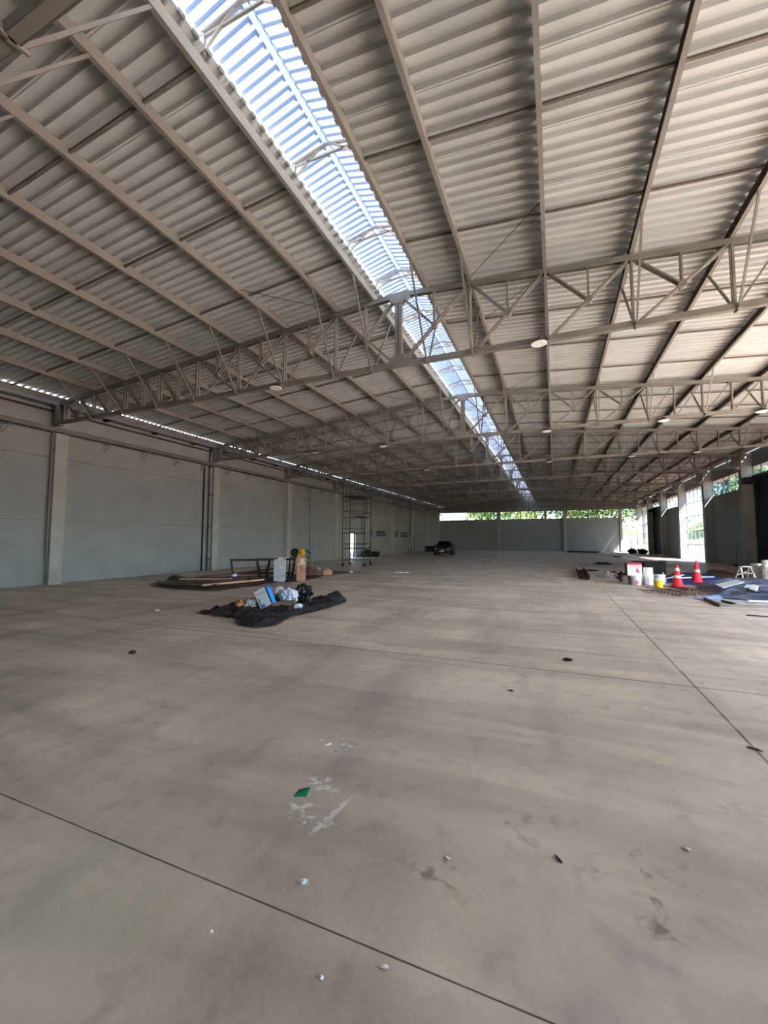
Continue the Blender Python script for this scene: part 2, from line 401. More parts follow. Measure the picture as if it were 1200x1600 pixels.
wr = MB()
wr.bb(XW, XW+.15, 15.82, YB+.15, HEAD, 6.47).bb(XW, XW+.15, YF, 15.82, 5.0, 6.47)
wall_right = struct(wr.build('wall_right', 'wall_panel'), 'right wall of grey panels, columns, glazing and roller doors')
WALLBAYS = [(15.82, 22.08), (28.34, 34.6), (40.86, 47.12)]
for a, b in WALLBAYS:
    for z0, z1 in ((-.02, 2.2), (2.2, SILL)):
        MB().bb(XW, XW+.15, a+.4, b, z0+.005, z1-(.003 if z1 < 4 else 0)).build('panel', 'wall_panel', wall_right)
for a, b in WALLBAYS: MB().bb(XW+.12, XW+.16, a+.4, b, -.1, SILL-.005).build('core', 'wall_core', wall_right)
MB().bb(XW, XW+.15, 60.04, YB, 0, HEAD).build('panel', 'wall_panel', wall_right)
for y in COLY: MB().bb(9.57, XW+.02, y, y+.4, -.02, 6.32).build('column', 'column_concrete', wall_right)
MB().bb(XW+.15, XW+.68, 8.64, YB+.6, HEAD+.03, HEAD+.16).build('canopy', 'column_concrete', wall_right)
MB().bb(XW+.15, XW+.68, YF, 8.64, HEAD+.03, HEAD+.16).build('canopy', 'column_concrete', wall_right)

wbk = MB()
wbk.prism([(XL-.2, HEAD), (XW+.2, HEAD), (XW+.2, 6.40), (XR+.6, zs(.6)+.2), (XR+.6, 7.9), (XR-.6, 7.9), (XR-.6, zs(.6)+.2), (XL-.2, 6.42)], 1, YB, YB+.15)
wall_back = struct(wbk.build('wall_back', 'wall_panel'), 'far wall of grey panels under a strip of glazing')
FX = [XL, -7.65, -7.2, 1.1, 1.5, 7.85]
for a, b in ((XL, -7.65), (-7.2, 1.1), (1.5, 7.85)):
    for z0, z1 in ((0, 2.2), (2.2, 4.45)): MB().bb(a, b, YB, YB+.15, z0+.006 if z0 else -.02, z1-.006 if z1 < 4 else z1).build('panel', 'wall_panel', wall_back)
MB().bb(XL-.2, 8.0, YB+.15, YB+.22, -.1, 4.45).build('core', 'wall_core', wall_back)
for a, b in ((-7.65, -7.2), (1.1, 1.5), (7.85, 8.1)): MB().bb(a, b, YB-.25, YB+.15, -.02, 5.75).build('column', 'column_concrete', wall_back)
MB().bb(XL, XW, YB-.12, YB, HEAD, HEAD+.2).build('beam', 'column_concrete', wall_back)

# front end, behind the camera
wf = MB().prism([(XL-.2, 5.3), (XW+.2, 5.3), (XW+.2, 6.42), (XR+.6, zs(.6)+.2), (XR-.6, zs(.6)+.2), (XL-.2, 6.42)], 1, YF-.15, YF)
for a, b in ((YF, -5.35), (-5.35, -1.6)):
    for z0, z1 in ((-.02, 2.2), (2.2, 4.4), (4.4, 5.0)): MB().bb(XW, XW+.15, a+.4, b, z0+.003, z1-.001).build('panel', 'wall_panel', wall_right)
wall_front = struct(wf.build('wall_front', 'wall_panel'), 'front wall of grey panels behind the camera')
for x in (-9.8, -3.4, 3.2): MB().bb(x-.2, x+.2, YF-.05, YF+.25, -.02, 5.3).build('column', 'column_concrete', wall_front)
for x0, x1 in ((XL, -9.8), (-9.8, -3.4), (-3.4, 3.2), (3.2, XW)):
    for z0, z1 in ((0, 2.2), (2.2, 4.4), (4.4, 5.3)): MB().bb(x0+.004, x1-.004, YF-.15, YF-.05, z0-.02 if z0 == 0 else z0+.004, z1-.004).build('panel', 'wall_panel', wall_front)

# ------------------------------------------------------------------ glazing
WN = [0]
def window(axis, pos, a0, a1, cols, rows, label, fmat, dep=.06):
    """axis 'x': wall plane x = pos running along y; axis 'y': plane y = pos running along x"""
    WN[0] += 1; mb = MB(); t = .03
    def bx(m, b0, b1, z0, z1, d=dep):
        if axis == 'x': m.bb(pos+.05-d/2, pos+.05+d/2, b0, b1, z0, z1)
        else: m.bb(b0, b1, pos+.05-d/2, pos+.05+d/2, z0, z1)
    z0, z1 = rows[0], rows[-1]
    bx(mb, a0, a0+t, z0, z1); bx(mb, a1-t, a1, z0, z1); bx(mb, a0, a1, z0, z0+t); bx(mb, a0, a1, z1-t, z1)
    fr = struct(mb.build('window_%d' % WN[0], fmat), label)
    st = (a1-a0)/cols
    for i in range(1, cols):
        m = MB(); bx(m, a0+i*st-.022, a0+i*st+.022, z0, z1, dep*.9); m.build('mullion', fmat, fr)
    for z in rows[1:-1]:
        m = MB(); bx(m, a0, a1, z-.025, z+.025, dep*.8); m.build('transom', fmat, fr)
    for i in range(cols):
        for zz0, zz1 in zip(rows[:-1], rows[1:]):
            m = MB(); bx(m, a0+i*st+.004, a0+(i+1)*st-.004, zz0, zz1, .006); m.build('pane', 'tinted_glass', fr)
    return fr
for (a, b), q in zip(WALLBAYS, ('before the blue roller door', 'beyond the blue roller door', 'between the two tall windows')):
    window('x', XW, a+.4, b, 6, [SILL, HEAD], 'clerestory strip of glass above the right wall, '+q, 'frame_alu')
window('x', XW, 35.0, 40.86, 6, ROWS, 'full-height gridded window in the right wall, beside the sunlit column', 'frame_alu')
window('x', XW, 53.78, 59.64, 6, ROWS, 'farthest full-height gridded window in the right wall', 'frame_alu')
window('x', XW, 22.48, 28.34, 6, [5.06, HEAD], 'narrow glass strip above the dark blue roller door', 'frame_alu')
window('x', XW, 47.52, 53.38, 6, [5.06, HEAD], 'narrow glass strip above the far roller doors', 'frame_alu')
window('y', YB, XL, -7.65, 9, [4.45, HEAD], 'far clerestory glass strip behind the parked car', 'frame_dark')
window('y', YB, -7.2, 1.1, 9, [4.45, HEAD], 'far clerestory glass strip in the middle bay', 'frame_dark')
window('y', YB, 1.5, 7.85, 7, [4.45, HEAD], 'far clerestory glass strip nearest the corner window', 'frame_dark')
window('y', YB, 8.1, XW, 2, ROWS, 'full-height gridded corner window in the far wall', 'frame_dark')

# ------------------------------------------------------------------ doors
def roller(n, y0, y1, z1, m, label, guide='dark_steel'):
    vs = []; prof = []; z = 0.02
    while z < z1:
        prof += [(XW+.06, z), (XW+.085, z+.035), (XW+.06, z+.075)]; z += .085
    k = len(prof)
    vs = [(x, y0, zz) for x, zz in prof]+[(x, y1, zz) for x, zz in prof]
    fs = [(i, i+1, k+i+1, k+i) for i in range(k-1)]
    d = MB().add(vs, fs).build('door_%d' % n, m); struct(d, label)
    for y in (y0, y1): MB().bb(XW+.02, XW+.11, y-.04, y+.04, 0, z1).build('guide_rail', guide, d)
    MB().bb(XW+.0, XW+.12, y0, y1, 0, .06).build('bottom_bar', guide, d)
    MB().bb(XW-.02, XW+.15, y0-.04, y1+.04, z1-.04, z1+.06).build('header_bar', guide, d)
    return d
roller(1, 22.52, 28.30, 5.0, 'roller_blue', 'dark blue corrugated roller door in the right wall')
roller(2, 49.75, 53.34, 5.0, 'roller_dark', 'dark roller door near the far end of the right wall')
roller(3, 47.56, 49.65, 5.0, 'roller_galv', 'pale galvanised roller door near the far end')
d4 = MB()
d4.bb(XL-.2, XL+.02, DOOR[0]-.05, DOOR[0], 0, DOOR[2]+.05).bb(XL-.2, XL+.02, DOOR[1], DOOR[1]+.05, 0, DOOR[2]+.05).bb(XL-.2, XL+.02, DOOR[0]-.05, DOOR[1]+.05, DOOR[2], DOOR[2]+.05)
d4 = struct(d4.build('door_4', 'frame_alu'), 'open narrow doorway in the left wall showing bright grass')
MB().bb(XL+.03, XL+.07, DOOR[0]-.98, DOOR[0]-.06, .01, 2.03).build('door_leaf', 'pipe_grey', d4)
MB().bb(XL+.07, XL+.10, DOOR[0]-.9, DOOR[0]-.86, .95, 1.05).build('handle', 'dark_steel', d4)
d5 = MB().bb(XL, XL+.04, 48.7, 48.82, 0, 2.12).bb(XL, XL+.04, 48.7, 50.6, 2.04, 2.12)
d5 = struct(d5.build('door_5', 'dark_steel'), 'plain side door with dark frame beyond the car')
MB().bb(XL, XL+.025, 48.82, 50.5, 0, 2.04).build('door_leaf', 'wall_panel', d5)
MB().bb(XL+.025, XL+.06, 50.3, 50.36, .95, 1.05).build('handle', 'dark_steel', d5)

# door motor boxes on right-wall columns
for i, (y, x0) in enumerate(((28.36, 9.45), (53.36, 9.45))):
    t = thing('door_motor', ['black roller door motor box on the nearest right column', 'black roller door motor box on the far right column'][i], 'motor box', (9.57, y-.06, 4.6), 0, 'roller door motors')
    MB().bb(-.02, .46, -.35, .05, 0, .33).build('housing', 'black_paint', t)
    MB().lathe([(.05, 0), (.05, .12), (.0, .13)], 10, (.1, -.36, .16), Matrix.Rotation(math.pi/2, 3, 'X')).build('shaft', 'dark_steel', t)

# ------------------------------------------------------------------ roof trusses
ORD = ['', 'first', 'second', 'third', 'fourth', 'fifth', 'sixth', 'seventh', 'eighth', 'farthest']
ZB0, ZB1 = 5.50, 5.61        # bottom chord
def make_truss():
    t = thing('roof_truss', 'x', 'truss', (XR, 0, ZB0), 0, 'steel lattice roof trusses')
    P = 'truss_paint'
    def pair(p0, p1, name, wd=.038, gap=.05, plates=2):      # two parallel angles with spacer plates
        p0, p1 = Vector(p0), Vector(p1); mb = MB()
        for q in (-1, 1):
            o = Vector((0, q*(gap/2+wd/2), 0)); mb.bar(p0+o, p1+o, .008 if False else wd, .042, (0, 1, 0))
        for k in range(plates):
            c = p0.lerp(p1, (k+1)/(plates+1)); d = (p1-p0).normalized(); mb.bar(c-d*.03, c+d*.03, .03, gap, (0, 1, 0))
        return mb.build(name, P, t)
    zt = lambda u: zs(u)-.005-ZB0
    e = 12.5
    for s in (-1, 1):
        # top chord: channel with its web up
        a, b = (0, 0, zt(0)-.055), (s*e, 0, zt(e)-.055)
        mb = MB(); mb.bar(a, b, .11, .012); 
        mb = MB()
        for q in (-1, 1): mb.bar((0, q*.05, zt(0)-.055), (s*e, q*.05, zt(e)-.055), .012, .11)
        mb.bar((0, 0, zt(0)-.006), (s*e, 0, zt(e)-.006), .11, .012)
        mb.build('top_chord', P, t)
        mb = MB()
        for q in (-1, 1): mb.bar((0, q*.05, .055), (s*e, q*.05, .055), .012, .11)
        mb.bar((0, 0, .006), (s*e, 0, .006), .11, .012)
        mb.build('bottom_chord', P, t)
        prev = 0
        us = PUR[1:8]+[12.2]
        for k, u in enumerate(us):
            pair((s*u, 0, .1), (s*u, 0, zt(u)-.1), 'vertical', .036, .05)
            mid = (prev+u)/2
            p0 = Vector((s*(prev+.10), 0, .1)); p1 = Vector((s*(u-.06), 0, zt(u)-.1))
            if k < 4:
                pair(p0, p1, 'diagonal', .036, .05, 3)
                nd = p0.lerp(p1, .5)
                pair((s*(prev+.08), 0, zt(prev)-.12), nd, 'diagonal', .032, .05, 1)
                pair((nd.x, 0, nd.z), (nd.x, 0, zt(nd.x)-.1), 'vertical', .03, .05, 1)
                h = .07
                MB().prism([(nd.x+h*math.cos(a), nd.z+h*math.sin(a)) for a in [math.pi/8+i*math.pi/4 for i in range(8)]], 1, -.06, .06).build('gusset', P, t)
            else:
                pair((s*mid, 0, .1), (s*mid, 0, zt(mid)-.1), 'vertical', .032, .05, 1)
                pair((s*(prev+.06), 0, .1), (s*(mid-.03), 0, zt(mid)-.1), 'diagonal', .032, .05, 1)
                pair((s*(mid+.05), 0, .1), (s*(u-.04), 0, zt(u)-.1), 'diagonal', .032, .05, 1)
            prev = u
        # bearing plates at the column
        MB().bb(min(s*12.4, s*12.75), max(s*12.4, s*12.75), -.07, .07, -.06, zt(12.5)-.1).build('bearing_plate', 'tie_paint', t)
        # knee braces from the bottom chord up to the purlins, both sides
        for u in PUR[0:1]+PUR[1:8]:
            for q in (-1, 1):
                mb = MB(); top = Vector((s*u, q*1.12, zs(u)-ZB0+.02)); bot = Vector((s*(u+.04), q*.07, .02))
                mb.bar(bot, top, .034, .034); mb.bar(bot+Vector((0, -q*.10, -.035)), bot+Vector((0, q*.05, -.005)), .03, .03)
                mb.build('knee_brace', 'purlin_paint', t)
    for q in (-1, 1):
        MB().bb(q*.045-.035, q*.045+.035, -.055, .055, .08, zt(0)-.08).build('ridge_post', P, t)
    for zc, sg in ((.13, 1), (zt(0)-.13, -1)):
        MB().prism([(-.26, zc-sg*.12), (.26, zc-sg*.12), (.26, zc-sg*.02), (.10, zc+sg*.14), (-.10, zc+sg*.14), (-.26, zc-sg*.02)], 1, -.066, .066).build('ridge_plate', P, t)
    return t
tr0 = make_truss()
TLAB = lambda i: ('steel lattice roof truss almost overhead, only braces showing at the top left' if i == 0 else
    'grey-beige steel lattice roof truss spanning the hall, %s' % ('nearest one fully in view' if i == 1 else ORD[i]+' counting from the camera'))
for i, y in enumerate(TY):
    t = tr0 if i == 0 else dup(tr0)
    t.location = (XR, y, ZB0); t['label'] = TLAB(i)

# lamps under the bottom chords
def make_lamp():
    t = thing('ceiling_lamp', 'x', 'lamp', (0, 0, 0), 0, 'round lamps under the trusses')
    MB().lathe([(.03, 0), (.07, -.01), (.09, -.05), (.145, -.07), (.15, -.085)], 20).build('housing', 'dark_steel', t, smooth=True)
    MB().lathe([(.15, -.085), (.155, -.10), (.14, -.108), (0, -.108)], 20).build('diffuser', 'lamp_white', t)
    MB().tube([(0, 0, 0), (0, 0, .07)], .012, 6).build('stem', 'dark_steel', t)
    return t
LX = {1: [-6.54, -.2], 2: [-9.84, -6.56, -.18, 3.37, 5.88], 3: [-9.8, -6.5, -.17, 3.4, 5.9], 4: [-6.5, -.17, 3.4], 5: [-6.5, -.17]}
lamp0 = None
for i, xs_ in LX.items():
    for k, x in enumerate(xs_):
        l = make_lamp() if lamp0 is None else dup(lamp0)
        lamp0 = lamp0 or l
        l.location = (x, TY[i]-.13, ZB0+.03)
        pos = {-9.84: 'nearest the left wall', -9.8: 'nearest the left wall', -6.54: 'left of the ridge', -6.56: 'left of the ridge', -6.5: 'left of the ridge'}.get(x) or ('just right of the ridge' if x < 1 else ('farther right of the ridge' if x < 4 else 'nearest the right wall'))
        l['label'] = 'round white lamp under the %s truss, %s' % (ORD[i], pos)

# ------------------------------------------------------------------ services along the left wall
ct = thing('cable_tray', 'long grey cable tray on triangular brackets along the left wall', 'cable tray', (XL, 0, 5.0))
mb = MB(); mb.bb(.27, .285, YF, YB-.2, .22, .36).bb(.47, .485, YF, YB-.2, .22, .36).bb(.27, .485, YF, YB-.2, .22, .232); mb.build('tray', 'gutter_metal', ct)
for z in (.375, .395): MB().tube([(.33 if z < .38 else .42, YF, z-.03), (.33 if z < .38 else .42, YB-.3, z-.03)], .022, 6).build('cable', 'dark_steel', ct)
bm = MB(); bm.bb(0, .49, -.02, .02, .19, .22).bb(0, .02, -.02, .02, -.06, .2).bar((.02, 0, -.05), (.45, 0, .19), .03, .02)
bo = None; y = 8.87-1.6*8
while y < 60:
    if not any(-.1 < y-c < .5 for c in COLY):
        if bo is None: bo = bm.build('bracket', 'pipe_grey', ct, (0, y, 0))
        else: share('bracket', bo.data, ct, (0, y, 0))
    y += 1.6
gu = thing('eave_gutter', 'dark metal eave gutter running along the top of the left wall', 'gutter', (XL, 0, 6.2))
MB().bb(.0, .33, YF, YB, -.03, -.01).bb(.32, .34, YF, YB, -.03, .23).build('trough', 'gutter_metal', gu)
hb = MB().bb(.0, .36, -.03, .03, -.08, -.03).bb(.1, .42, -.03, .03, -.11, -.08); ho = None; y = 10.4
while y < 60:
    if ho is None: ho = hb.build('hanger', 'dark_steel', gu, (0, y, 0))
    else: share('hanger', ho.data, gu, (0, y, 0))
    y += 2.1
tag(MB().tube([(XL+.12, YF, 6.0), (XL+.12, YB-.2, 6.0)], .035, 8).build('fire_pipe', 'red_oxide', smooth=True), 'thin dark red pipe running below the left eave gutter', 'pipe')
tag(MB().tube([(-15.97, 8.60, 5.2), (-15.97, 8.60, .9)], .014, 6).build('conduit', 'pipe_grey', smooth=True), 'thin pale conduit down the nearest left column', 'conduit')
def downpipe(y, label):
    x = -15.99
    t = thing('downpipe', label, 'downpipe', (x, y-.08, 0), 0, 'downpipes on the left columns')
    MB().tube([(0, 0, 0), (0, 0, 5.75), (.03, -.02, 5.95), (.13, -.05, 6.08)], .055, 10).build('pipe', 'pipe_grey', t, smooth=True)
    for z in (.6, 2.2, 3.8, 5.2): MB().bb(-.08, .08, -.065, .08, z-.02, z+.02).build('clamp', 'dark_steel', t)
    return t
downpipe(15.82, 'grey rainwater downpipe with curved top on the second left column')
downpipe(47.12, 'grey rainwater downpipe on the left column beyond the wall pictures')
tag(MB().tube([(XL+.05, 15.42, 0), (XL+.05, 15.42, 5.2)], .035, 8).build('black_conduit', 'black_rubber'), 'black vertical conduit beside the second left column', 'conduit')
tag(MB().tube([(-15.75, 24.5, 5.25), (-15.74, 24.5, 3.2), (-15.75, 24.52, 1.0), (-15.6, 24.5, .02)], .014, 6).build('hanging_cable', 'black_rubber'), 'black cable hanging from the tray down to the floor', 'cable')

# pictures, extinguisher on the left wall
for i, (y0, y1, z0, z1) in enumerate(((35.16, 36.02, 1.92, 2.47), (37.12, 39.35, 1.89, 2.42), (41.4, 43.0, 1.89, 2.42), (44.15, 46.36, 1.87, 2.38))):
    t = thing('wall_picture', ['small dark picture panel on the left wall by the scaffold', 'widest dark picture panel on the left wall', 'dark picture panel with pale band, just past a left column', 'dark picture panel farthest along the left wall'][i], 'picture', (XL, (y0+y1)/2, z0), 0, 'dark pictures on the left wall')
    w2, h = (y1-y0)/2, z1-z0
    MB().bb(.002, .03, -w2, w2, 0, h).build('frame', 'black_paint', t)
    MB().bb(.03, .034, -w2+.05, w2-.05, .05, h-.05).build('print', 'poster_dark', t)
    rr = random.Random(i+3)
    for k in range(5):
        a = -w2+.1+k*(2*w2-.2)/5; MB().bb(.034, .036, a, a+(2*w2-.2)/8, h*(.25+.2*rr.random()), h*(.55+.25*rr.random())).build('motif', 'poster_pale', t)
t = thing('fire_extinguisher', 'white fire extinguisher hung on the left wall beside a downpipe', 'extinguisher', (XL+.14, 46.55, .5))
MB().lathe([(0, 0), (.1, .01), (.11, .05), (.11, .6), (.07, .7), (.03, .74)], 14).build('cylinder', 'white_plastic', t, smooth=True)
MB().bb(-.04, .04, -.04, .04, .74, .82).build('valve', 'black_paint', t)

# ------------------------------------------------------------------ generic object makers
def crumple(name, poly, m, hfun, res=.06, seed=0, amp=.05, freq=2.5, edge=.15, zoff=.004, parent=None):
    """crumpled sheet: a grid cut to an outline with folded relief"""
    def inside(x, y):
        c = False; j = len(poly)-1
        for i in range(len(poly)):
            (xi, yi), (xj, yj) = poly[i], poly[j]
            if (yi > y) != (yj > y) and x < (xj-xi)*(y-yi)/(yj-yi)+xi: c = not c
            j = i
        return c
    def dist(x, y):
        b = 9
        for i in range(len(poly)):
            a = Vector(poly[i]); c = Vector(poly[(i+1) % len(poly)]); p = Vector((x, y)); d = c-a
            t = max(0, min(1, (p-a).dot(d)/max(1e-6, d.length_squared))); b = min(b, (a+d*t-p).length)
        return b
    x0 = min(p[0] for p in poly); x1 = max(p[0] for p in poly); y0 = min(p[1] for p in poly); y1 = max(p[1] for p in poly)
    nx = int((x1-x0)/res)+2; ny = int((y1-y0)/res)+2; idx = {}; vs = []; fs = []
    def vert(i, j):
        if (i, j) in idx: return idx[(i, j)]
        x = x0+i*res; y = y0+j*res; n1 = noise.noise(Vector((x*freq, y*freq, seed))); n2 = noise.noise(Vector((x*freq*2.3, y*freq*2.3, seed+9)))
        n3 = noise.noise(Vector((x*freq*5, y*freq*5, seed+19)))
        d = dist(x, y) if inside(x, y) else 0; fall = min(1, .25+d/edge)
        z = zoff+fall*(amp*(1-abs(n1)*2.2)*.8+amp*.6*abs(n2)+amp*.3*abs(n3)+hfun(x, y)*min(1, d/edge))
        z = max(z, zoff); dx = noise.noise(Vector((x*4, y*4, seed+5)))*res*.5
        vs.append((x+dx, y+dx*.7, z)); idx[(i, j)] = len(vs)-1; return idx[(i, j)]
    for i in range(nx):
        for j in range(ny):
            if inside(x0+(i+.5)*res, y0+(j+.5)*res): fs.append((vert(i, j), vert(i+1, j), vert(i+1, j+1), vert(i, j+1)))
    return MB().add(vs, fs).build(name, m, parent, smooth=True)
def lump(name, m, c, r, seed=0, amp=.3, parent=None, sub=3, freq=2.0):
    """irregular crumpled lump; r = radii"""
    import bmesh
    bm = bmesh.new(); bmesh.ops.create_icosphere(bm, subdivisions=sub, radius=1)
    for v in bm.verts:
        k = 1+amp*noise.noise(v.co*freq+Vector((seed, seed*2, 0)))+amp*.5*noise.noise(v.co*freq*2.7+Vector((seed, 3, 0)))
        v.co = Vector((v.co.x*r[0]*k, v.co.y*r[1]*k, max(-.96*r[2], v.co.z*r[2]*k)))
    me = bpy.data.meshes.new(name); bm.to_mesh(me); bm.free(); me.materials.append(MATS[m])
    o = bpy.data.objects.new(name, me); C.objects.link(o); o.location = c; o.parent = parent
    return o
def bump(cx, cy, r, h): return lambda x, y: h*math.exp(-((x-cx)**2+(y-cy)**2)/(r*r))
def multi(*fs): return lambda x, y: sum(f(x, y) for f in fs)
def bucket(name, label, loc, r, h, m, lid='white_plastic', group=None, upside=False, marks=None):
    t = thing(name, label, 'bucket', loc, 0, group)
    rt, rb = (r*.9, r) if upside else (r, r*.9)
    MB().lathe([(rb*.98, 0), (rb, .01), (rt, h-.03), (rt*1.05, h-.03), (rt*1.05, h-.005), (rt*.97, h)], 20).build('body', m, t)
    MB().lathe([(rt*1.06, h-.035), (rt*1.07, h+.004), (rt*.9, h+.008), (0, h+.006)], 20).build('lid', lid, t)
    MB().tube([(rt*1.05*math.cos(a), rt*1.05*math.sin(a), h*.8-.10*math.sin((a-.2)/2.74*math.pi)) for a in [.2+i*.274 for i in range(11)]], .004, 5).build('handle', 'dark_steel', t)
    if marks: marks(t, r)
    return t

# ------------------------------------------------------------------ black sheet with rubbish (left centre)
polyA = [(-6.97,6.57),(-6.28,6.5),(-5.84,6.45),(-5.38,5.98),(-4.86,5.86),(-4.66,6.21),(-4.9,7.1),(-4.72,7.79),(-4.75,8.6),(-4.85,9.3),(-5.3,9.95),(-5.75,9.98),(-5.75,9.2),(-6.0,8.5),(-6.4,8.6),(-7.0,8.3),(-7.1,7.6),(-6.8,7.1)]
tag(crumple('plastic_sheet', polyA, 'black_sheet_dust', multi(bump(-6.3, 8.0, .45, .12), bump(-5.2, 9.6, .3, .12), bump(-5.1, 6.3, .3, .05)), .04, 3, .12, 3.2, .2), 'black crumpled plastic sheet holding rubbish, centre left of floor', 'plastic sheet')
# blue and white carton, tilted on the pile
cdir = Vector((.63, -.776, 0)); rt = Vector((.776, .63, 0)); ph = math.radians(27)
nrm = cdir*math.cos(ph)-rt*math.sin(ph); rgt = rt*math.cos(ph)+cdir*math.sin(ph); up = Vector((0, 0, 1))
upb = (up*.97-nrm*.22).normalized(); nb = rgt.cross(upb); nb = -nb if nb.dot(cdir) < 0 else nb
a = math.radians(30); ex = rgt*math.cos(a)+upb*math.sin(a); ez = upb*math.cos(a)-rgt*math.sin(a); ey = ez.cross(ex)
t = thing('printed_carton', 'blue and white printed carton lying tilted on the black sheet', 'carton', (-5.92, 7.32, .05))
t.rotation_euler = Matrix((ex, ey, ez)).transposed().to_euler()
W, D, Hh = .30, .21, .40
MB().bb(0, W, 0, D, 0, Hh).build('body', 'white_paper', t)
MB().bb(W, W+.003, 0, D, 0, Hh).build('blue_side', 'box_blue', t)
MB().bb(W-.035, W+.001, -.003, 0, 0, Hh).build('navy_edge', 'box_navy', t)
MB().bb(.05, W-.07, -.003, 0, .03, .22).build('picture', 'plate_white', t)
MB().bb(.035, .055, -.004, 0, .02, .22).build('picture_edge', 'box_navy', t)
MB().bb(.05, .13, -.005, -.003, .0, .06).build('blue_patch', 'box_blue', t)
for k in range(4):
    for j in range(3): MB().bb(.04+k*.055, .075+k*.055, -.003, 0, .27+j*.03, .278+j*.03).build('print_line', 'ink', t)
for j in range(6): MB().bb(W+.003, W+.005, .085, .105, .13+j*.028, .15+j*.028).build('print_letter', 'white_paper', t)
tag(lump('crumpled_bag', 'cloth_white', (-5.68, 7.98, .26), (.20, .17, .17), 4, .5, sub=4), 'crumpled white bag on the rubbish pile behind the carton', 'bag')
tag(lump('crumpled_paper', 'white_paper', (-5.22, 7.72, .08), (.10, .09, .07), 8, .7, sub=3, freq=3), 'small white crumpled paper at the right of the rubbish pile', 'paper')
tag(lump('torn_bag', 'white_dirty', (-5.95, 8.02, .30), (.13, .12, .13), 12, .6, sub=3), 'off-white torn bag between the carton and the white bag', 'bag')
tag(lump('rubbish_sack', 'black_sheet', (-5.55, 8.38, .24), (.24, .2, .24), 15, .4, sub=4), 'black rubbish sack at the back of the rubbish pile', 'sack')
tag(lump('foam_lump', 'foam_orange', (-6.36, 7.18, .12), (.10, .08, .10), 21, .5, sub=3), 'orange-brown foam lump at the left of the rubbish pile', 'foam')
tag(lump('dusty_cloth', 'cement_grey', (-6.22, 7.35, .11), (.16, .18, .14), 25, .5, sub=3), 'dusty grey cloth heap beside the carton', 'cloth')
t = thing('broken_crate', 'broken brown wooden crate in front of the white bag', 'crate', (-5.58, 7.66, .05), .72); t.scale = (.9, .9, .62)
MB().bb(-.26, .26, -.1, -.08, 0, .22).build('side', 'wood_mid', t); MB().bb(-.26, .26, .1, .12, 0, .22).build('side', 'wood_dark', t)
MB().bb(-.26, -.24, -.08, .1, 0, .22).build('end', 'wood_mid', t); MB().bb(.24, .26, -.08, .1, 0, .24).build('end', 'wood_old', t); MB().bb(-.24, .24, -.08, .1, .0, .02).build('base', 'wood_dark', t)

# ------------------------------------------------------------------ timber and tools (left, farther)
polyB = [(-12.9,10.1),(-13.4,11.2),(-13.5,12.2),(-12.4,13.4),(-11.6,14.6),(-10.4,15.6),(-9.4,15.9),(-8.9,14.6),(-8.7,13.3),(-9.2,12.2),(-9.3,11.1),(-9.35,10.2),(-9.5,9.5),(-10.5,9.45),(-11.6,9.5),(-12.2,9.7)]
tag(crumple('plastic_sheet', polyB, 'black_sheet', multi(bump(-13.0, 11.2, .4, .22), bump(-12.4, 9.9, .3, .05)), .09, 5, .05, 2, .25), 'large black plastic sheet under the old timber, left', 'plastic sheet')
polyC = [(-10.4,15.5),(-9.3,15.6),(-8.5,17.6),(-8.4,18.0),(-9.2,18.1),(-10.6,18.3)]
tag(crumple('plastic_sheet', polyC, 'black_sheet', lambda x, y: 0, .09, 6, .03, 2, .2), 'flat black plastic sheet tail to the right of the bricks', 'plastic sheet')
def plank(name, label, p0, p1, wd, th, m, group='old timber on the black sheet'):
    p0, p1 = Vector(p0), Vector(p1); c = (p0+p1)/2; d = (p1-p0); o = MB().box((0, 0, 0), (d.length, wd, th)).build(name, m)
    o.location = c; o.rotation_euler = (0, -math.asin(d.z/d.length), math.atan2(d.y, d.x)); return tag(o, label, 'timber', group)
plank('timber_plank', 'pale new plank lying at the front of the old timber', (-10.25, 9.85, .12), (-9.62, 12.0, .13), .16, .05, 'wood_pale')
PL = [((-12.6, 10.2, .10), (-10.2, 11.9, .12), 'wood_mid', 'wide brown plank at the left end of the timber pile'), ((-12.2, 9.9, .11), (-9.9, 10.2, .11), 'wood_old', 'grey weathered plank along the front edge of the timber'),
      ((-12.5, 10.8, .14), (-10.4, 12.6, .17), 'wood_dark', 'dark plank lying behind the wide brown plank'), ((-11.7, 10.0, .15), (-9.7, 11.4, .16), 'wood_mid', 'brown plank crossing the middle of the timber pile'),
      ((-12.1, 11.3, .17), (-10.4, 13.6, .38), 'wood_dark', 'dark plank rising at its far end toward the trestle'), ((-11.3, 9.8, .18), (-9.9, 11.0, .2), 'wood_dark', 'short dark plank on top near the pale plank'),
      ((-11.9, 10.5, .2), (-10.3, 11.2, .2), 'wood_pale', 'short pale offcut on top of the timber pile'), ((-10.9, 12.0, .11), (-9.6, 13.0, .11), 'red_oxide', 'reddish board lying under the trestle')]
for p0, p1, m, lb in PL: plank('timber_plank', lb, p0, p1, .15, .045, m)
t = thing('paint_tin', 'small dark paint tin standing on the old timber', 'tin', (-10.55, 11.6, .2)); MB().lathe([(.08, 0), (.08, .17), (.085, .18), (.0, .18)], 14).build('body', 'box_navy', t); MB().lathe([(.082, .05), (.083, .13)], 14).build('label_band', 'white_dirty', t)
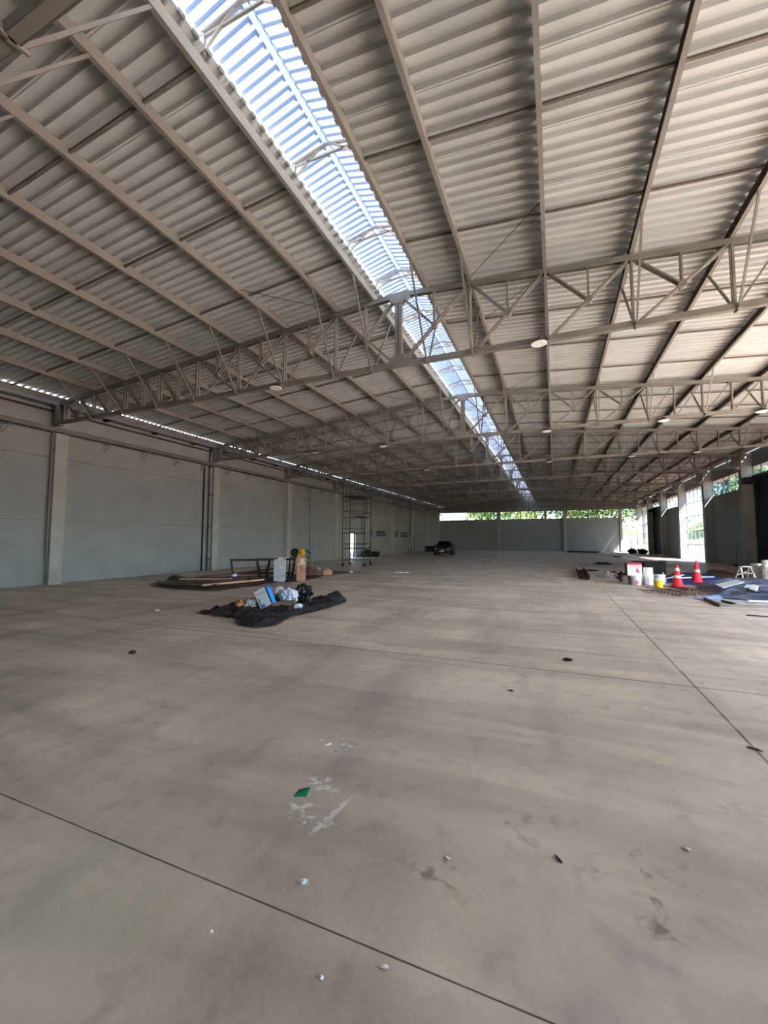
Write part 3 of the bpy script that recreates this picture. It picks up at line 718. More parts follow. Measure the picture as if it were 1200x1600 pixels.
def trestle(loc, rz, L, Hh, label, m):
    t = thing('work_trestle', label, 'trestle', loc, rz, 'timber trestles')
    MB().bar((-L/2, 0, Hh), (L/2, 0, Hh), .07, .09).build('top_rail', m, t)
    for s in (-1, 1):
        for q in (-1, 1): MB().bar((s*(L/2-.04), q*.02, Hh-.02), (s*(L/2-.14), q*.28, 0), .06, .06).build('leg', m, t)
        MB().bar((s*(L/2-.1), -.16, Hh*.45), (s*(L/2-.1), .16, Hh*.45), .04, .06).build('cross_rail', m, t)
    for q in (-1, 1): MB().bar((-L/2+.12, q*.2, Hh*.28), (L/2-.12, q*.2, Hh*.28), .04, .06).build('stretcher', m, t)
    return t
trestle((-10.95, 12.9, .04), .75, 1.5, .72, 'dark timber trestle above the old planks, left one', 'wood_dark')
trestle((-10.05, 13.3, .04), .55, 1.5, .74, 'dark timber trestle behind the silver metal box', 'wood_dark')
t = thing('metal_cabinet', 'upright silver galvanised metal box beside the cardboard box', 'metal box', (-9.39, 12.66, .005), .42)
MB().bb(-.19, .19, -.14, .14, 0, .80).build('body', 'galvanised', t); MB().bb(-.185, .185, -.146, -.14, .02, .78).build('front_panel', 'galvanised', t)
MB().bb(-.2, .2, -.15, .15, .80, .815).build('lid', 'galvanised', t)
t = thing('white_bracket', 'white bent fitting lying on top of the silver metal box', 'fitting', (-9.33, 12.7, .822), .4)
MB().bb(-.14, .02, -.05, .05, 0, .06).build('block', 'white_plastic', t); MB().bar((0, 0, .04), (.26, .02, .07), .05, .03).build('arm', 'white_plastic', t)
t = thing('cardboard_box', 'tall brown cardboard box with white tape in front of the saw', 'box', (-8.86, 13.25, .003), .62)
MB().bb(-.165, .165, -.15, .15, 0, .90).build('body', 'cardboard', t)
MB().bb(-.167, .167, -.153, .153, .62, .655).build('tape', 'white_dirty', t)
for x0, x1, z0, z1 in ((-.02, .015, .66, .82), (.04, .075, .68, .84), (.075, .12, .68, .70)): MB().bb(x0, x1, -.154, -.15, z0, z1).build('tape_glint', 'white_paper', t)  # reflection on the tape, painted as white strips
for k in range(3): MB().bb(-.05, .06-.02*k, -.153, -.15, .42+k*.04, .44+k*.04).build('print', 'ink', t)
t = thing('chop_saw', 'yellow and black chop saw on a stand behind the cardboard box', 'saw', (-9.6, 14.2, .0), .55)
for x in (-.36, .36):
    for y in (-.2, .2): MB().bar((x*1.1, y*1.1, 0), (x, y, .8), .03, .03).build('leg', 'black_paint', t)
MB().bb(-.42, .42, -.24, .24, .8, .84).build('table', 'dark_steel', t)
MB().lathe([(.0, -.03), (.17, -.03), (.18, 0), (.17, .03), (0, .03)], 20, (-.17, 0, 1.02), Matrix.Rotation(math.pi/2, 3, 'X')).build('blade_guard', 'black_rubber', t)
MB().lathe([(0, 0), (.13, .01), (.14, .1), (.13, .22), (.05, .26), (0, .26)], 16, (.1, -.1, 1.04), Matrix.Rotation(-math.pi/2, 3, 'X')).build('motor', 'tool_yellow', t, smooth=True)
MB().tube([(.2, 0, 1.05), (.3, 0, 1.12), (.42, 0, 1.02), (.4, 0, .92)], .035, 8).build('handle', 'black_paint', t)
MB().bb(-.05, .1, -.06, .06, .84, 1.0).build('arm', 'tool_yellow', t)
for i, (x, y, w_, h, m, lb) in enumerate(((-9.38, 15.25, .42, .22, 'cardboard_dark', 'open brown box of debris beside the saw stand'), (-9.05, 15.5, .36, .2, 'cardboard', 'flattened brown box of offcuts at the right of the debris'), (-9.75, 15.0, .34, .34, 'red_oxide', 'dark red box behind the cardboard box'))):
    t = thing('debris_box', lb, 'box', (x, y, .05), .5+.2*i, 'debris boxes near the saw')
    for s in (-1, 1): MB().bb(s*w_/2-.01, s*w_/2+.01, -.14, .14, 0, h).build('side', m, t); MB().bb(-w_/2, w_/2, s*.14-.01, s*.14+.01, 0, h).build('end', m, t)
    MB().bb(-w_/2, w_/2, -.14, .14, 0, .02).build('base', m, t)
for i, (x, y, z, r, lb) in enumerate(((-9.36, 15.25, .30, .11, 'grey rubble lump sticking out of the brown debris box'), (-9.08, 15.5, .26, .09, 'pale rubble lump in the flattened brown box'), (-9.5, 15.3, .34, .06, 'small upright offcut on the debris box'))):
    tag(lump('rubble_lump', 'cement_grey', (x, y, z), (r, r*.8, r*(1.8 if i == 2 else .8)), 30+i, .6), lb, 'rubble')

# ------------------------------------------------------------------ scaffold tower
t = thing('scaffold_tower', 'tall dark rolling scaffold tower on castors near the left wall', 'scaffold', (-11.0, 22.3, 0), .17)
sx, sy = .66, .72
for x in (-sx, sx):
    for y in (-sy, sy):
        MB().tube([(x, y, .14), (x, y, 4.75)], .026, 8).build('post', 'scaffold_steel', t)
        c = MB().bb(x-.03, x+.03, y-.02, y+.02, .08, .16).build('castor', 'dark_steel', t)
        MB().lathe([(0, -.025), (.07, -.025), (.075, 0), (.07, .025), (0, .025)], 14, (x+.02, y, .076), Matrix.Rotation(math.pi/2, 3, 'X')).build('wheel', 'black_rubber', c)
for z, sides in ((.36, 'abcd'), (1.03, 'abcd'), (1.29, 'abcd'), (1.93, 'abcd'), (2.19, 'ac'), (2.88, 'abcd'), (3.16, 'bd'), (3.22, 'ac'), (3.83, 'ac'), (3.76, 'bd'), (4.06, 'abcd')):
    for sd_ in sides:
        p = {'a': ((-sx, -sy), (-sx, sy)), 'b': ((sx, -sy), (sx, sy)), 'c': ((-sx, -sy), (sx, -sy)), 'd': ((-sx, sy), (sx, sy))}[sd_]
        MB().tube([(*p[0], z), (*p[1], z)], .019, 6).build('rung', 'scaffold_steel', t)
for q, (p, z0, z1) in enumerate((((-sx, .0), 2.19, 2.88), ((-sx, .2), 3.22, 3.83), ((sx, -.1), 3.16, 3.76), ((-sx, 0), 4.06, 4.7), ((.1, sy), 1.93, 2.88))):
    MB().tube([(*p, z0), (*p, z1)], .014, 6).build('strut', 'scaffold_steel', t)
for x in (-.4, 0, .4): MB().bb(x-.19, x+.19, -sy-.05, sy+.05, 4.08, 4.12).build('platform_board', 'wood_dark', t)
MB().bb(.05, .45, -sy-.05, sy+.05, 2.9, 2.94).build('platform_board', 'wood_dark', t)

# dark heap by the left door, floor strip
t = thing('tool_heap', 'dark heap of tools and hose at the foot of a left column', 'heap', (-15.3, 33.6, 0))
for i, (x, y, r) in enumerate(((0, 0, .42), (.3, .7, .3), (-.2, -.5, .36))): lump('bundle', 'black_rubber', (x, y, r*.7), (r, r, r*.8), 40+i, .7, t)
MB().tube([(-.2, -.6, .1), (0, -.5, .7), (.1, -.2, .95)], .04, 6).build('hose', 'black_rubber', t)
tag(MB().bb(-7.0, -6.4, 18.2, 18.5, .0, .035).build('floor_strip', 'white_dirty'), 'pale flat strip lying alone on the floor', 'strip')

# ------------------------------------------------------------------ parked car
def car():
    t = thing('parked_car', 'black hatchback facing the camera with its door open, far left', 'car', (-10.25, 39.6, 0), .12)
    st = [(0, .70, .30, .55, .66, .60, .72), (.12, .80, .24, .60, .78, .70, .80), (.5, .84, .20, .62, .82, .72, .90), (1.0, .85, .2, .62, .83, .70, .98), (1.25, .85, .2, .62, .84, .66, 1.05), (1.75, .85, .2, .62, .84, .58, 1.38), (2.3, .85, .2, .62, .84, .56, 1.43), (3.0, .85, .2, .62, .83, .55, 1.40), (3.55, .83, .22, .62, .80, .54, 1.22), (3.8, .78, .28, .6, .74, .6, .95), (3.9, .70, .34, .56, .66, .6, .80)]
    vs = []; fs = []
    for y, wm, zb, zm, wb, wt, zt in st:
        zbelt = min(zt-.02, .92)
        ring = [(-wm*.9, zb), (-wm, zb+.1), (-wm, zm), (-wb, zbelt), (-wt, zt-.03), (-wt*.8, zt), (wt*.8, zt), (wt, zt-.03), (wb, zbelt), (wm, zm), (wm, zb+.1), (wm*.9, zb)]
        vs += [(x, y, z) for x, z in ring]
    k = 12
    for i in range(len(st)-1):
        for j in range(k): fs.append((i*k+j, (i+1)*k+j, (i+1)*k+(j+1) % k, i*k+(j+1) % k))
    fs += [tuple(range(k)), tuple(reversed(range((len(st)-1)*k, len(st)*k)))]
    MB().add(vs, fs).build('body', 'car_black', t, smooth=True)
    MB().add([(-.60, 1.24, 1.07), (.60, 1.24, 1.07), (.53, 1.72, 1.385), (-.53, 1.72, 1.385), (-.60, 1.28, 1.04), (.60, 1.28, 1.04), (.53, 1.76, 1.36), (-.53, 1.76, 1.36)], [(0, 1, 2, 3), (7, 6, 5, 4), (0, 4, 5, 1), (3, 2, 6, 7), (0, 3, 7, 4), (1, 5, 6, 2)]).build('windscreen', 'car_glass', t)
    for s in (-1, 1):
        w_ = MB().add([(s*.80, 1.45, .98), (s*.80, 3.4, .98), (s*.60, 3.1, 1.32), (s*.61, 1.85, 1.34), (s*.77, 1.45, .98), (s*.77, 3.4, .98), (s*.57, 3.1, 1.32), (s*.58, 1.85, 1.34)], [(0, 1, 2, 3), (7, 6, 5, 4), (0, 4, 5, 1), (1, 5, 6, 2), (2, 6, 7, 3), (3, 7, 4, 0)]).build('side_window', 'car_glass', t)
        MB().bb(s*.62-.13, s*.62+.13, .0, .12, .62, .74).build('headlight', 'lamp_white', t)
        MB().bb(s*.92-.09, s*.92+.09, 1.45, 1.55, .95, 1.07).build('mirror', 'car_black', t)
        for y in (.72, 3.15):
            wh = MB().lathe([(.2, -.1), (.29, -.1), (.31, -.06), (.31, .06), (.29, .1), (.2, .1)], 20, (s*.78, y, .31), Matrix.Rotation(math.pi/2, 3, 'Y')).build('wheel', 'black_rubber', t)
            MB().lathe([(0, -.07), (.2, -.08), (.2, .08), (0, .07)], 16, (s*.80, y, .31), Matrix.Rotation(math.pi/2, 3, 'Y')).build('rim', 'galvanised', wh)
    MB().bb(-.36, .36, -.02, .03, .60, .69).build('grille', 'dark_steel', t)
    MB().bb(-.75, .75, -.05, .05, .32, .48).build('bumper', 'black_paint', t)
    MB().bb(-.22, .22, -.06, -.045, .40, .50).build('number_plate', 'plate_white', t)
    MB().bar((-.86, 1.35, .62), (-1.88, 1.15, .62), .05, .62).build('open_door', 'black_rubber', t)
    return t
car()

# ------------------------------------------------------------------ right-hand materials
t = thing('steel_channel', 'rusty steel channel section lying on the floor near the joint', 'steel channel', (1.03, 18.0, 0), -.02)
MB().bb(-.17, .17, 0, 5.3, 0, .02).build('web', 'rust_steel', t)
for s in (-1, 1): MB().bb(s*.17-.015, s*.17+.015, 0, 5.3, 0, .17).build('flange', 'rust_steel', t)
tag(crumple('rubber_mat', [(1.3, 56.2), (4.3, 53.0), (5.4, 58.5), (1.5, 60.8)], 'black_rubber', lambda x, y: .05, .25, 11, .08, 1, .3), 'black sheet lying by the foot of the far wall', 'sheet')
tag(crumple('scrap_heap', [(2.2, 29.6), (3.2, 29.3), (3.5, 30.1), (2.4, 30.6)], 'black_rubber', lambda x, y: .05, .1, 12, .06, 2, .2), 'small dark scrap heap beyond the steel channel', 'heap')
tag(lump('black_scrap', 'black_rubber', (5.1, 42.5, .05), (.35, .2, .05), 3, .4), 'small black scrap alone on the far floor', 'scrap')
tag(lump('rag', 'black_rubber', (1.55, 23.2, .03), (.4, .12, .035), 9, .4), 'dark rag beside the far end of the steel channel', 'rag')
tag(crumple('cement_bag', [(1.5, 19.9), (2.1, 19.3), (2.5, 20.1), (1.9, 20.6)], 'cement_grey', bump(2.05, 19.95, .25, .22), .06, 13, .04, 3, .15), 'grey half-empty cement bag slumped on the floor', 'bag')
t = thing('white_canister', 'white canister with black cap left of the paint buckets', 'canister', (2.14, 18.95, 0), .3); MB().bb(-.1, .1, -.08, .08, 0, .24).build('body', 'white_dirty', t); MB().bb(-.1, .1, -.08, .08, .24, .30).build('cap', 'black_paint', t)
t = thing('white_canister', 'white canister with dark base beside the brown pot', 'canister', (2.36, 18.75, 0), .1); MB().bb(-.12, .12, -.1, .1, .12, .30).build('body', 'white_dirty', t); MB().bb(-.12, .12, -.1, .1, 0, .12).build('base', 'black_paint', t)
t = thing('brown_pot', 'brown plastic pot at the left of the paint buckets', 'pot', (2.3, 17.7, 0)); MB().lathe([(.13, 0), (.17, .3), (.18, .3), (.18, .33), (.15, .33), (.12, .05), (0, .04)], 18).build('body', 'red_oxide', t); MB().lathe([(.172, .27), (.19, .275), (.19, .335), (.172, .33)], 18).build('rim', 'red_oxide', t)
t = thing('angle_grinder', 'white and black power tool on the grey bucket', 'power tool', (2.23, 16.98, .325), .6)
MB().bb(-.08, .06, -.05, .05, .06, .16).build('body', 'white_plastic', t); MB().bar((.04, 0, .1), (.14, 0, .0), .05, .05).build('handle', 'black_paint', t); MB().lathe([(0, 0), (.06, .0), (.06, .02), (0, .02)], 14, (-.09, 0, .08), Matrix.Rotation(math.pi/2, 3, 'X')).build('disc', 'dark_steel', t)
MB().lathe([(0, 0), (.05, 0), (.05, .06), (0, .06)], 12, (0, 0, 0)).build('foot', 'black_paint', t)
bucket('paint_bucket', 'dirty grey bucket under the power tool', (2.30, 16.86, 0), .15, .31, 'cement_grey', 'cement_grey', 'paint buckets')
def diamond(t, r):
    rr = r*.955+.004
    m = Matrix.Rotation(-1.62, 3, 'Z')
    MB().box(m @ Vector((rr, 0, .10)), (.004, .10, .10), m @ Matrix.Rotation(math.pi/4, 3, 'X')).build('red_diamond', 'box_red', t)
    MB().box(m @ Vector((rr+.003, 0, .10)), (.004, .05, .05), m @ Matrix.Rotation(math.pi/4, 3, 'X')).build('diamond_centre', 'white_paper', t)
def printl(t, r):
    m = Matrix.Rotation(-1.62, 3, 'Z')
    for k in range(3): MB().box(m @ Vector((r*.955+.004, 0, .14+k*.03)), (.004, .16-.03*k, .008)).build('print_line', 'ink', t)
bucket('paint_bucket', 'white bucket with a red diamond mark under the red box', (2.56, 16.62, 0), .165, .31, 'white_plastic', 'white_plastic', 'paint buckets', marks=diamond)
bucket('paint_bucket', 'lower white bucket of the stacked pair', (2.96, 16.85, 0), .155, .30, 'white_plastic', 'white_plastic', 'paint buckets', marks=printl)
bucket('paint_bucket', 'upper white bucket turned over on the stacked pair', (2.96, 16.85, .309), .155, .28, 'white_plastic', 'white_plastic', 'paint buckets', upside=True)
bucket('paint_bucket', 'short white bucket behind the yellow bucket', (3.40, 17.35, 0), .165, .32, 'white_dirty', 'white_plastic', 'paint buckets')
bucket('paint_bucket', 'small yellow bucket with a white lid', (3.11, 16.05, 0), .125, .27, 'yellow_plastic', 'white_plastic', 'paint buckets')
t = thing('tool_carton', 'white carton with red top and picture, on the bucket', 'carton', (2.50, 16.72, .325), .10)
MB().bb(-.22, .22, -.17, .17, 0, .42).build('body', 'white_paper', t)
MB().bb(-.224, -.22, -.172, .172, 0, .42).build('left_side', 'cardboard_dark', t)
MB().bb(-.222, .222, -.174, .174, .36, .424).build('red_band', 'box_red', t)
MB().prism([(.03, .12), (.14, .1), (.15, .15), (.11, .19), (.1, .25), (.05, .24)], 1, -.174, -.17).build('red_picture', 'box_red', t)
for k in range(4): MB().bb(-.16, -.04, -.173, -.17, .14+k*.035, .15+k*.035).build('print_line', 'ink', t)
MB().bb(-.16, .18, -.173, -.17, .30, .32).build('print_title', 'box_red', t)
t = thing('black_crate', 'black crate standing behind the stacked buckets', 'crate', (4.0, 21.7, 0), .1)
MB().bb(-.42, .42, -.3, .3, 0, .56).build('body', 'black_rubber', t); MB().bb(-.75, .47, -.34, .34, .56, .60).build('lid', 'black_rubber', t)
def cone(loc, Hh, bands, label, tilt=0):
    t = thing('traffic_cone', label, 'cone', loc, .3, 'traffic cones'); t.rotation_euler.x = tilt
    r0, r1 = .165, .028; rad = lambda z: r0+(r1-r0)*(z-.04)/(Hh-.04)
    MB().prism([(-.2, -.16), (-.16, -.2), (.16, -.2), (.2, -.16), (.2, .16), (.16, .2), (-.16, .2), (-.2, .16)], 2, 0, .035).build('base', 'cone_red', t)
    MB().lathe([(r0+.015, .03), (r0, .05), (r1, Hh), (r1*.7, Hh+.005), (0, Hh+.005)], 20).build('body', 'cone_red', t, smooth=True)
    for a, b in bands: MB().lathe([(rad(a*Hh)+.003, a*Hh), (rad(b*Hh)+.003, b*Hh)], 20).build('white_band', 'white_dirty', t, smooth=True)
    return t
cone((3.67, 16.25, 0.02), .72, ((.40, .53), (.72, .86)), 'red traffic cone with two white bands, left of the pair')
cone((4.58, 17.75, .06), .76, ((.48, .60),), 'red traffic cone with one white band, right of the pair', .03)
# rebar mesh
t = thing('rebar_mesh', 'rusty rebar mesh lying in front of the traffic cones', 'rebar mesh', (3.35, 14.45, .0), .55)
rr = random.Random(5)
for k in range(9): MB().tube([(-.85+rr.uniform(-.2, .1), -.6+k*.15, .03+.02*rr.random()), (0, -.6+k*.15+rr.uniform(-.03, .03), .07), (.95+rr.uniform(-.1, .1), -.6+k*.15, .06+.08*rr.random())], .008, 5).build('rod', 'rust_steel', t)
for k in range(11): MB().tube([(-.8+k*.16, -.7+rr.uniform(-.1, .1), .04), (-.8+k*.16+rr.uniform(-.04, .04), 0, .085), (-.8+k*.16, .75+rr.uniform(-.1, .1), .05+.1*rr.random())], .008, 5).build('rod', 'rust_steel', t)
# tarps
polyT = [(4.45,17.3),(4.05,15.9),(4.0,14.6),(3.95,13.7),(4.45,13.45),(4.9,13.05),(5.6,12.9),(6.6,13.6),(7.2,15.5),(7.3,18.0),(7.1,19.9),(6.4,20.3),(5.5,19.2)]
tag(crumple('tarpaulin', polyT, 'tarp_slate', lambda x, y: .09, .05, 17, .085, 1.5, .35), 'large slate-grey tarpaulin heaped over materials at the right', 'tarpaulin')
tag(crumple('tarpaulin', [(3.35,13.25),(3.5,13.1),(4.2,13.75),(4.6,14.6),(4.3,14.7)], 'tarp_pale', lambda x, y: .02, .06, 19, .04, 2, .1), 'pale blue tarpaulin corner poking out at the front', 'tarpaulin')
tag(crumple('tarpaulin', [(3.6,17.7),(4.4,17.3),(5.9,19.6),(6.5,22.8),(4.8,22.3),(3.9,19.5)], 'tarp_blue', lambda x, y: .02, .07, 23, .09, 1.6, .2), 'bright blue tarpaulin spread behind the traffic cones', 'tarpaulin')
for p0, p1, lb in (((3.55, 17.2, .1), (3.75, 18.6, .3), 'white pipe offcut leaning beside the short white bucket'), ((4.3, 18.6, .14), (5.6, 19.6, .14), 'long white pipe lying across the blue tarpaulin'), ((3.7, 18.0, .14), (4.7, 19.9, .16), 'grey pipe on the blue tarpaulin behind the left cone')):
    tag(MB().tube([p0, p1], .025, 8).build('plastic_pipe', 'white_plastic', smooth=True), lb, 'pipe', 'plastic pipes by the cones')
bq = [(4.39, 15.3), (4.30, 14.38), (5.53, 16.58), (5.61, 17.5)]; tag(MB().prism(bq, 2, .205, .225).build('grey_board', 'board_grey'), 'pale grey board lying on the slate tarpaulin', 'board')
t = thing('slatted_rack', 'dark rack with pale slats lying on the slate tarpaulin', 'rack', (5.08, 14.65, .20))
rq = [Vector(p) for p in ((-.25, -.25), (-.33, -1.25), (.22, .25), (.37, 1.25))]
MB().prism([tuple(p) for p in rq], 2, 0, .025).build('backing', 'black_paint', t)
for k in range(8):
    f_ = .06+k*.125; p = rq[0].lerp(rq[3], f_); q = rq[1].lerp(rq[2], f_)
    MB().bar((*p.lerp(q, .25), .035), (*p.lerp(q, .8), .035), .045, .02).build('slat', 'white_dirty', t)
MB().bar((*rq[0].lerp(rq[3], .1), .04), (*rq[0].lerp(rq[3], .6), .04), .1, .02).build('edge_slat', 'white_dirty', t)
for i, (p0, p1, lb) in enumerate((((3.58, 13.35), (3.5, 12.0), 'dark square steel tube at the left of the floor frame'), ((3.5, 12.0), (5.2, 12.35), 'long grey steel tube along the front of the floor frame'), ((3.82, 12.85), (3.93, 12.4), 'short dark steel tube inside the floor frame'))):
    tag(MB().bar((*p0, .03), (*p1, .03), .06, .055).build('steel_tube', 'dark_steel' if i != 1 else 'tie_paint'), lb, 'steel tube', 'steel tubes in front of the tarpaulin')
tag(MB().bb(3.7, 4.9, 12.4, 13.3, 0, .012).build('plywood_sheet', 'board_grey'), 'thin pale sheet lying inside the steel tube frame', 'sheet')
tag(MB().bar((4.35, 12.95, .05), (5.1, 13.05, .06), .1, .03).build('white_batten', 'white_plastic'), 'white batten at the front edge of the slate tarpaulin', 'batten')
o = tag(crumple('plywood_board', [(5.7,20.9),(7.1,20.9),(7.8,23.6),(6.5,24.0)], 'wood_dark', lambda x, y: .12, .12, 29, .05, .5, .2), 'brown warped board stack behind the slate tarpaulin', 'board')
t = thing('step_stool', 'white folding step stool behind the slate tarpaulin', 'step stool', (6.86, 20.45, 0), .35); t.scale = (.88, .88, .86)
for s in (-1, 1):
    MB().bar((s*.28, -.22, 0), (s*.2, -.03, .60), .05, .035).build('front_leg', 'white_plastic', t); MB().bar((s*.27, .24, 0), (s*.19, .03, .58), .045, .03).build('rear_leg', 'white_plastic', t)
MB().bb(-.22, .22, -.12, .1, .58, .62).build('top_step', 'white_plastic', t)
MB().bb(-.25, .25, -.2, -.08, .30, .33).build('step', 'white_plastic', t); MB().bar((-.25, .15, .2), (.25, .15, .4), .03, .03).build('cross_brace', 'white_plastic', t)
def drum(loc, r, h, label):
    t = thing('plastic_drum', label, 'drum', loc, 0, 'white drums at the right edge')
    MB().lathe([(r*.95, 0), (r, .02), (r, h*.45), (r*1.02, h*.46), (r*1.02, h*.5), (r, h*.51), (r, h-.06), (r*.9, h)], 24).build('body', 'white_dirty', t)
    MB().lathe([(r*1.03, h-.05), (r*1.04, h+.005), (r*.9, h+.02), (0, h+.02)], 24).build('lid', 'white_plastic', t)
drum((7.42, 20.9, 0), .2, .60, 'shorter white drum beside the step stool'); drum((7.53, 20.3, 0), .2, .76, 'taller white drum at the right edge of the photo')
tag(MB().bar((3.6, 10.8, .015), (4.25, 10.66, .015), .05, .02).build('blue_strip', 'box_navy'), 'thin blue strip alone on the floor at right', 'strip')
t = thing('broom', 'thin broom leaning on the right wall panel', 'broom', (9.85, 30.6, 0)); MB().tube([(0, 0, .1), (.16, .05, 1.5)], .015, 6).build('handle', 'dark_steel', t); MB().bb(-.06, .06, -.15, .15, 0, .1).build('head', 'black_rubber', t)
for i, (x, y) in enumerate(((8.1, 54.5), (8.85, 52.9))):
    t = thing('work_bag', ['dark bag in front of the far corner window', 'dark bag at the foot of the far roller door'][i], 'bag', (x, y, 0), 0, 'bags by the far windows')
    lump('body', 'black_rubber', (0, 0, .28), (.45, .35, .3), 60+i, .5, t); MB().tube([(-.1, 0, .5), (-.05, 0, .8), (.15, 0, .75), (.2, 0, .45)], .03, 6).build('strap', 'black_rubber', t)

# small scraps on the floor
t = MB().add([(-.045, -.03, .004), (.03, -.035, .006), (.05, .03, .018), (-.02, .035, .004), (-.045, -.03, .0), (.03, -.035, .0), (.05, .03, .012), (-.02, .035, .0)], [(0, 1, 2, 3), (7, 6, 5, 4), (0, 4, 5, 1), (1, 5, 6, 2), (2, 6, 7, 3), (3, 7, 4, 0)]).build('green_scrap', 'green_plastic', None, (-1.47, 2.24, 0), .5)
tag(t, 'small green plastic scrap on the foreground floor', 'scrap')
SCR = [(-1.62, 2.82, .05, .012, .9, 'white_paper', 'long white chip farthest up the white smear'), (-1.52, 2.86, .025, .016, .2, 'white_paper', 'short white chip right of the long white chip'), (-1.70, 2.86, .018, .012, .4, 'white_paper', 'tiny white chip left of the long white chip'), (-1.52, 2.76, .022, .01, .1, 'white_paper', 'flat white chip below the short white chip'),
       (-1.09, 1.685, .03, .02, .6, 'white_paper', 'white paper crumb near the foreground joint'), (.57, 2.59, .035, .012, -.4, 'white_paper', 'white chip at the right of the foreground'), (-.52, 2.07, .025, .012, 0, 'white_paper', 'white chip in the middle of the foreground'), (-.02, 2.27, .03, .007, -.9, 'dark_steel', 'dark little stick in the right foreground'),
       (-7.99, 6.47, .06, .05, .3, 'white_dirty', 'small white scrap left of the rubbish pile'), (-5.35, 3.98, .05, .03, .2, 'wood_dark', 'dry brown leaf on the left floor'), (.11, 5.89, .06, .03, .1, 'soil_black', 'black clod on the floor between the joints'), (-.46, 4.51, .03, .014, .0, 'soil_black', 'tiny black crumb in mid floor'),
       (1.33, 3.98, .045, .014, -.5, 'wood_dark', 'curved brown leaf lying on the long floor joint'), (-1.29, 1.34, .012, .012, 0, 'white_paper', 'white dot at the bottom left of the floor'), (-.8, 1.36, .012, .014, 0, 'white_paper', 'white dot below the foreground joint'), (-.61, 1.48, .03, .012, .3, 'white_paper', 'white flake beside the foreground joint')]
for i, (x, y, a, b, rz, m, lb) in enumerate(SCR):
    if m == 'white_paper': a, b = a*.6, b*.6
    o = lump('floor_scrap', m, (x, y, .006 if a < .05 else .02), (a, b, .006 if a < .05 else .02), i, .5, None, 2); o.rotation_euler.z = rz; tag(o, lb, 'scrap', 'scraps on the floor')

# ------------------------------------------------------------------ outdoors
struct(MB().bb(-400, 400, -300, 500, -.4, -.12).build('ground', 'earth'), 'reddish earth around the hall')
struct(MB().bb(XW+.15, XW+26, -45, 22, -.12, -.06).bb(XL-.2, XW+.15, -45, YF, -.12, -.06).build('apron', 'apron'), 'pale concrete yard in front of the hall')
def hill(name, m, fn, x0, x1, y0, y1, n, label):
    vs = []; fs = []
    for i in range(n+1):
        for j in range(n+1):
            x = x0+(x1-x0)*i/n; y = y0+(y1-y0)*j/n; vs.append((x, y, fn(x, y)))
    for i in range(n):
        for j in range(n): fs.append((i*(n+1)+j, (i+1)*(n+1)+j, (i+1)*(n+1)+j+1, i*(n+1)+j+1))
    return struct(MB().add(vs, fs).build(name, m, smooth=True), label)
bank = lambda x, y: -.3+min(1, max(0, (x-13)/6))*1.9+min(1, max(0, (x-19)/16))*5.0+.3*noise.noise(Vector((x*.08, y*.08, 0)))
hill('earth_bank', 'earth', bank, 13, 19.4, 24, 260, 30, 'low bank of red earth right of the hall')
hill('grass_bank', 'grass_hill', bank, 19.2, 140, 24, 260, 60, 'yellow-green grass bank right of the hall')
hill('grass_verge', 'grass_hill', lambda x, y: -.5+min(1, max(0, (y-66)/30))*3.2+.4*noise.noise(Vector((x*.05, y*.05, 3))), -60, 24, 64, 180, 30, 'grass slope behind the far wall')
hill('grass_side', 'grass_hill', lambda x, y: -.14+min(1, max(0, (-x-18)/20))*2.5, -80, -17.5, 10, 64, 24, 'sunny grass left of the hall')
hill('mountain_ridge', 'mountain', lambda x, y: -5+(28+18*noise.noise(Vector((x*.006, y*.008, 1)))+8*noise.noise(Vector((x*.02, y*.02, 2))))*math.exp(-((x-380)/110)**2), 180, 520, -200, 900, 50, 'bluish mountain ridge seen through the right windows')
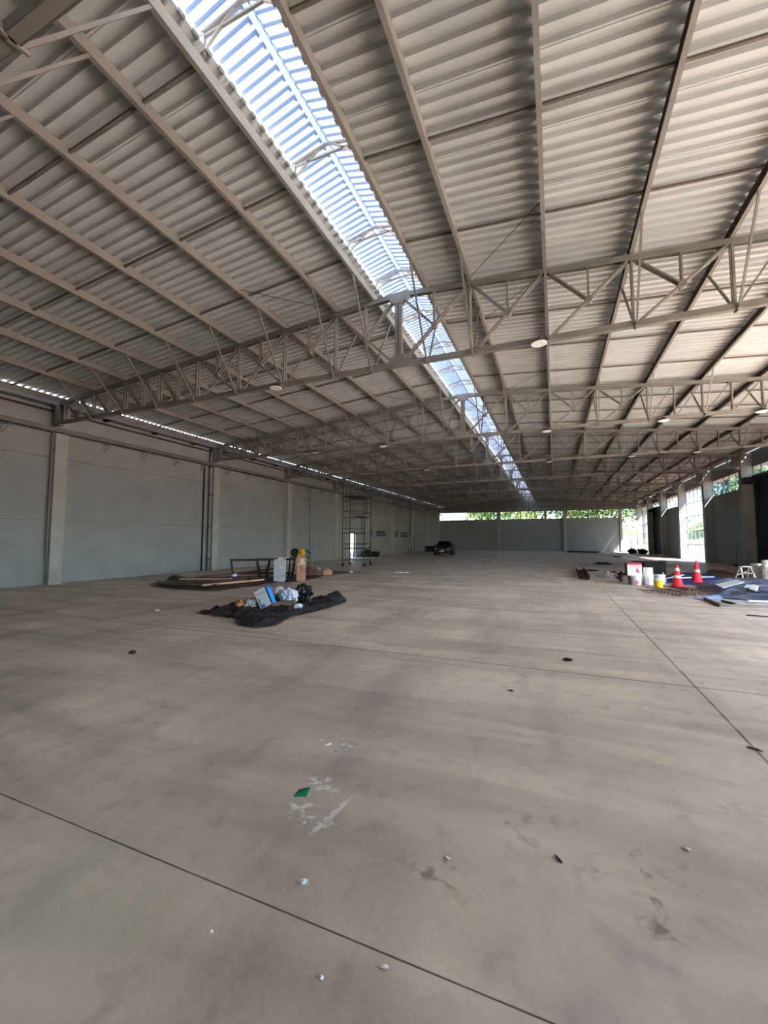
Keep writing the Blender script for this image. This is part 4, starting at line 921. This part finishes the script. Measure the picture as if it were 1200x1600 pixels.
def make_tree(seed, kind, hgt, cr, label, group):
    rr = random.Random(seed); t = thing('tree', label, 'tree', (0, 0, 0), 0, group)
    MB().tube([(0, 0, -.6), (.1, 0, hgt*.3), (.0, .1, hgt*.6), (.05, 0, hgt*.85)], .16*hgt/8, 7).build('trunk', 'bark', t)
    vs = []; fs = []
    cl = [(rr.gauss(0, cr*.45), rr.gauss(0, cr*.45), hgt*(.35+.6*rr.random()), cr*(.3+.3*rr.random())) for _ in range(26)]
    for cx, cy_, cz, r in cl:
        for _ in range(110):
            d = Vector((rr.gauss(0, 1), rr.gauss(0, 1), rr.gauss(0, 1))).normalized()*r*(.6+.45*rr.random()); p = Vector((cx, cy_, cz))+d*Vector((1, 1, .8)).length/1.6
            a = Vector((rr.gauss(0, 1), rr.gauss(0, 1), rr.gauss(0, 1))).normalized(); b = a.cross(Vector((rr.gauss(0, 1), rr.gauss(0, 1), rr.gauss(0, 1)))).normalized(); s = .16+.14*rr.random()
            k = len(vs); vs += [p-a*s, p+b*s*.5, p+a*s, p-b*s*.5]; fs.append((k, k+1, k+2, k+3))
    MB().add(vs, fs).build('crown', kind, t)
    return t
GA = 'trees behind the far wall'; LA = 'leafy green tree behind the far wall glazing'
pro = [make_tree(1, 'leaf_green', 10.5, 3.4, LA, GA), make_tree(2, 'leaf_pale', 9.5, 3.2, LA, GA), make_tree(3, 'leaf_green', 12, 3.6, LA, GA)]
spots = [(-9.5, 80), (-5.5, 77), (-1.5, 82), (2.5, 77), (6.2, 80), (9.8, 76), (13.5, 79), (4.2, 88), (-3.5, 90), (11.5, 90), (-13.5, 84), (-9.8, 92), (-16.0, 92)]
rr = random.Random(4)
for i, (x, y) in enumerate(spots):
    o = pro[i] if i < 3 else dup(pro[i % 3]); o.location = (x, y, max(-.1, (y-66)/30*3.2-.6)); o.rotation_euler.z = rr.random()*6
GB = 'trees right of the hall'; LB = 'bluish-green tree on the slope outside the right windows'
pr2 = [make_tree(11, 'leaf_blue', 9.5, 3.2, LB, GB), make_tree(12, 'leaf_green', 8.5, 3.0, LB, GB)]
sp2 = [(24.5, 77), (28, 84), (31, 97), (25.5, 70), (36, 104), (29, 128), (38, 170), (34, 150), (44, 108), (50, 118), (33, 88), (46, 190)]
for i, (x, y) in enumerate(sp2):
    o = pr2[i] if i < 2 else dup(pr2[i % 2]); o.location = (x, y, bank(x, y)-.4); o.scale = (1, 1, 1) if i < 5 else (.6, .6, .5); o.rotation_euler.z = rr.random()*6
t = thing('yard_gate', 'blue-grey metal gate outside the far corner window', 'gate', (10.1, 69.5, -.1))
for k in range(2):
    MB().bb(-.8+k*.85, -.03+k*.85, -.04, .04, .1, 2.3).build('gate_leaf', 'gate_blue', t)
for x in (-.86, -.02, .86): MB().bb(x-.05, x+.05, -.06, .06, 0, 2.5).build('post', 'frame_alu', t)
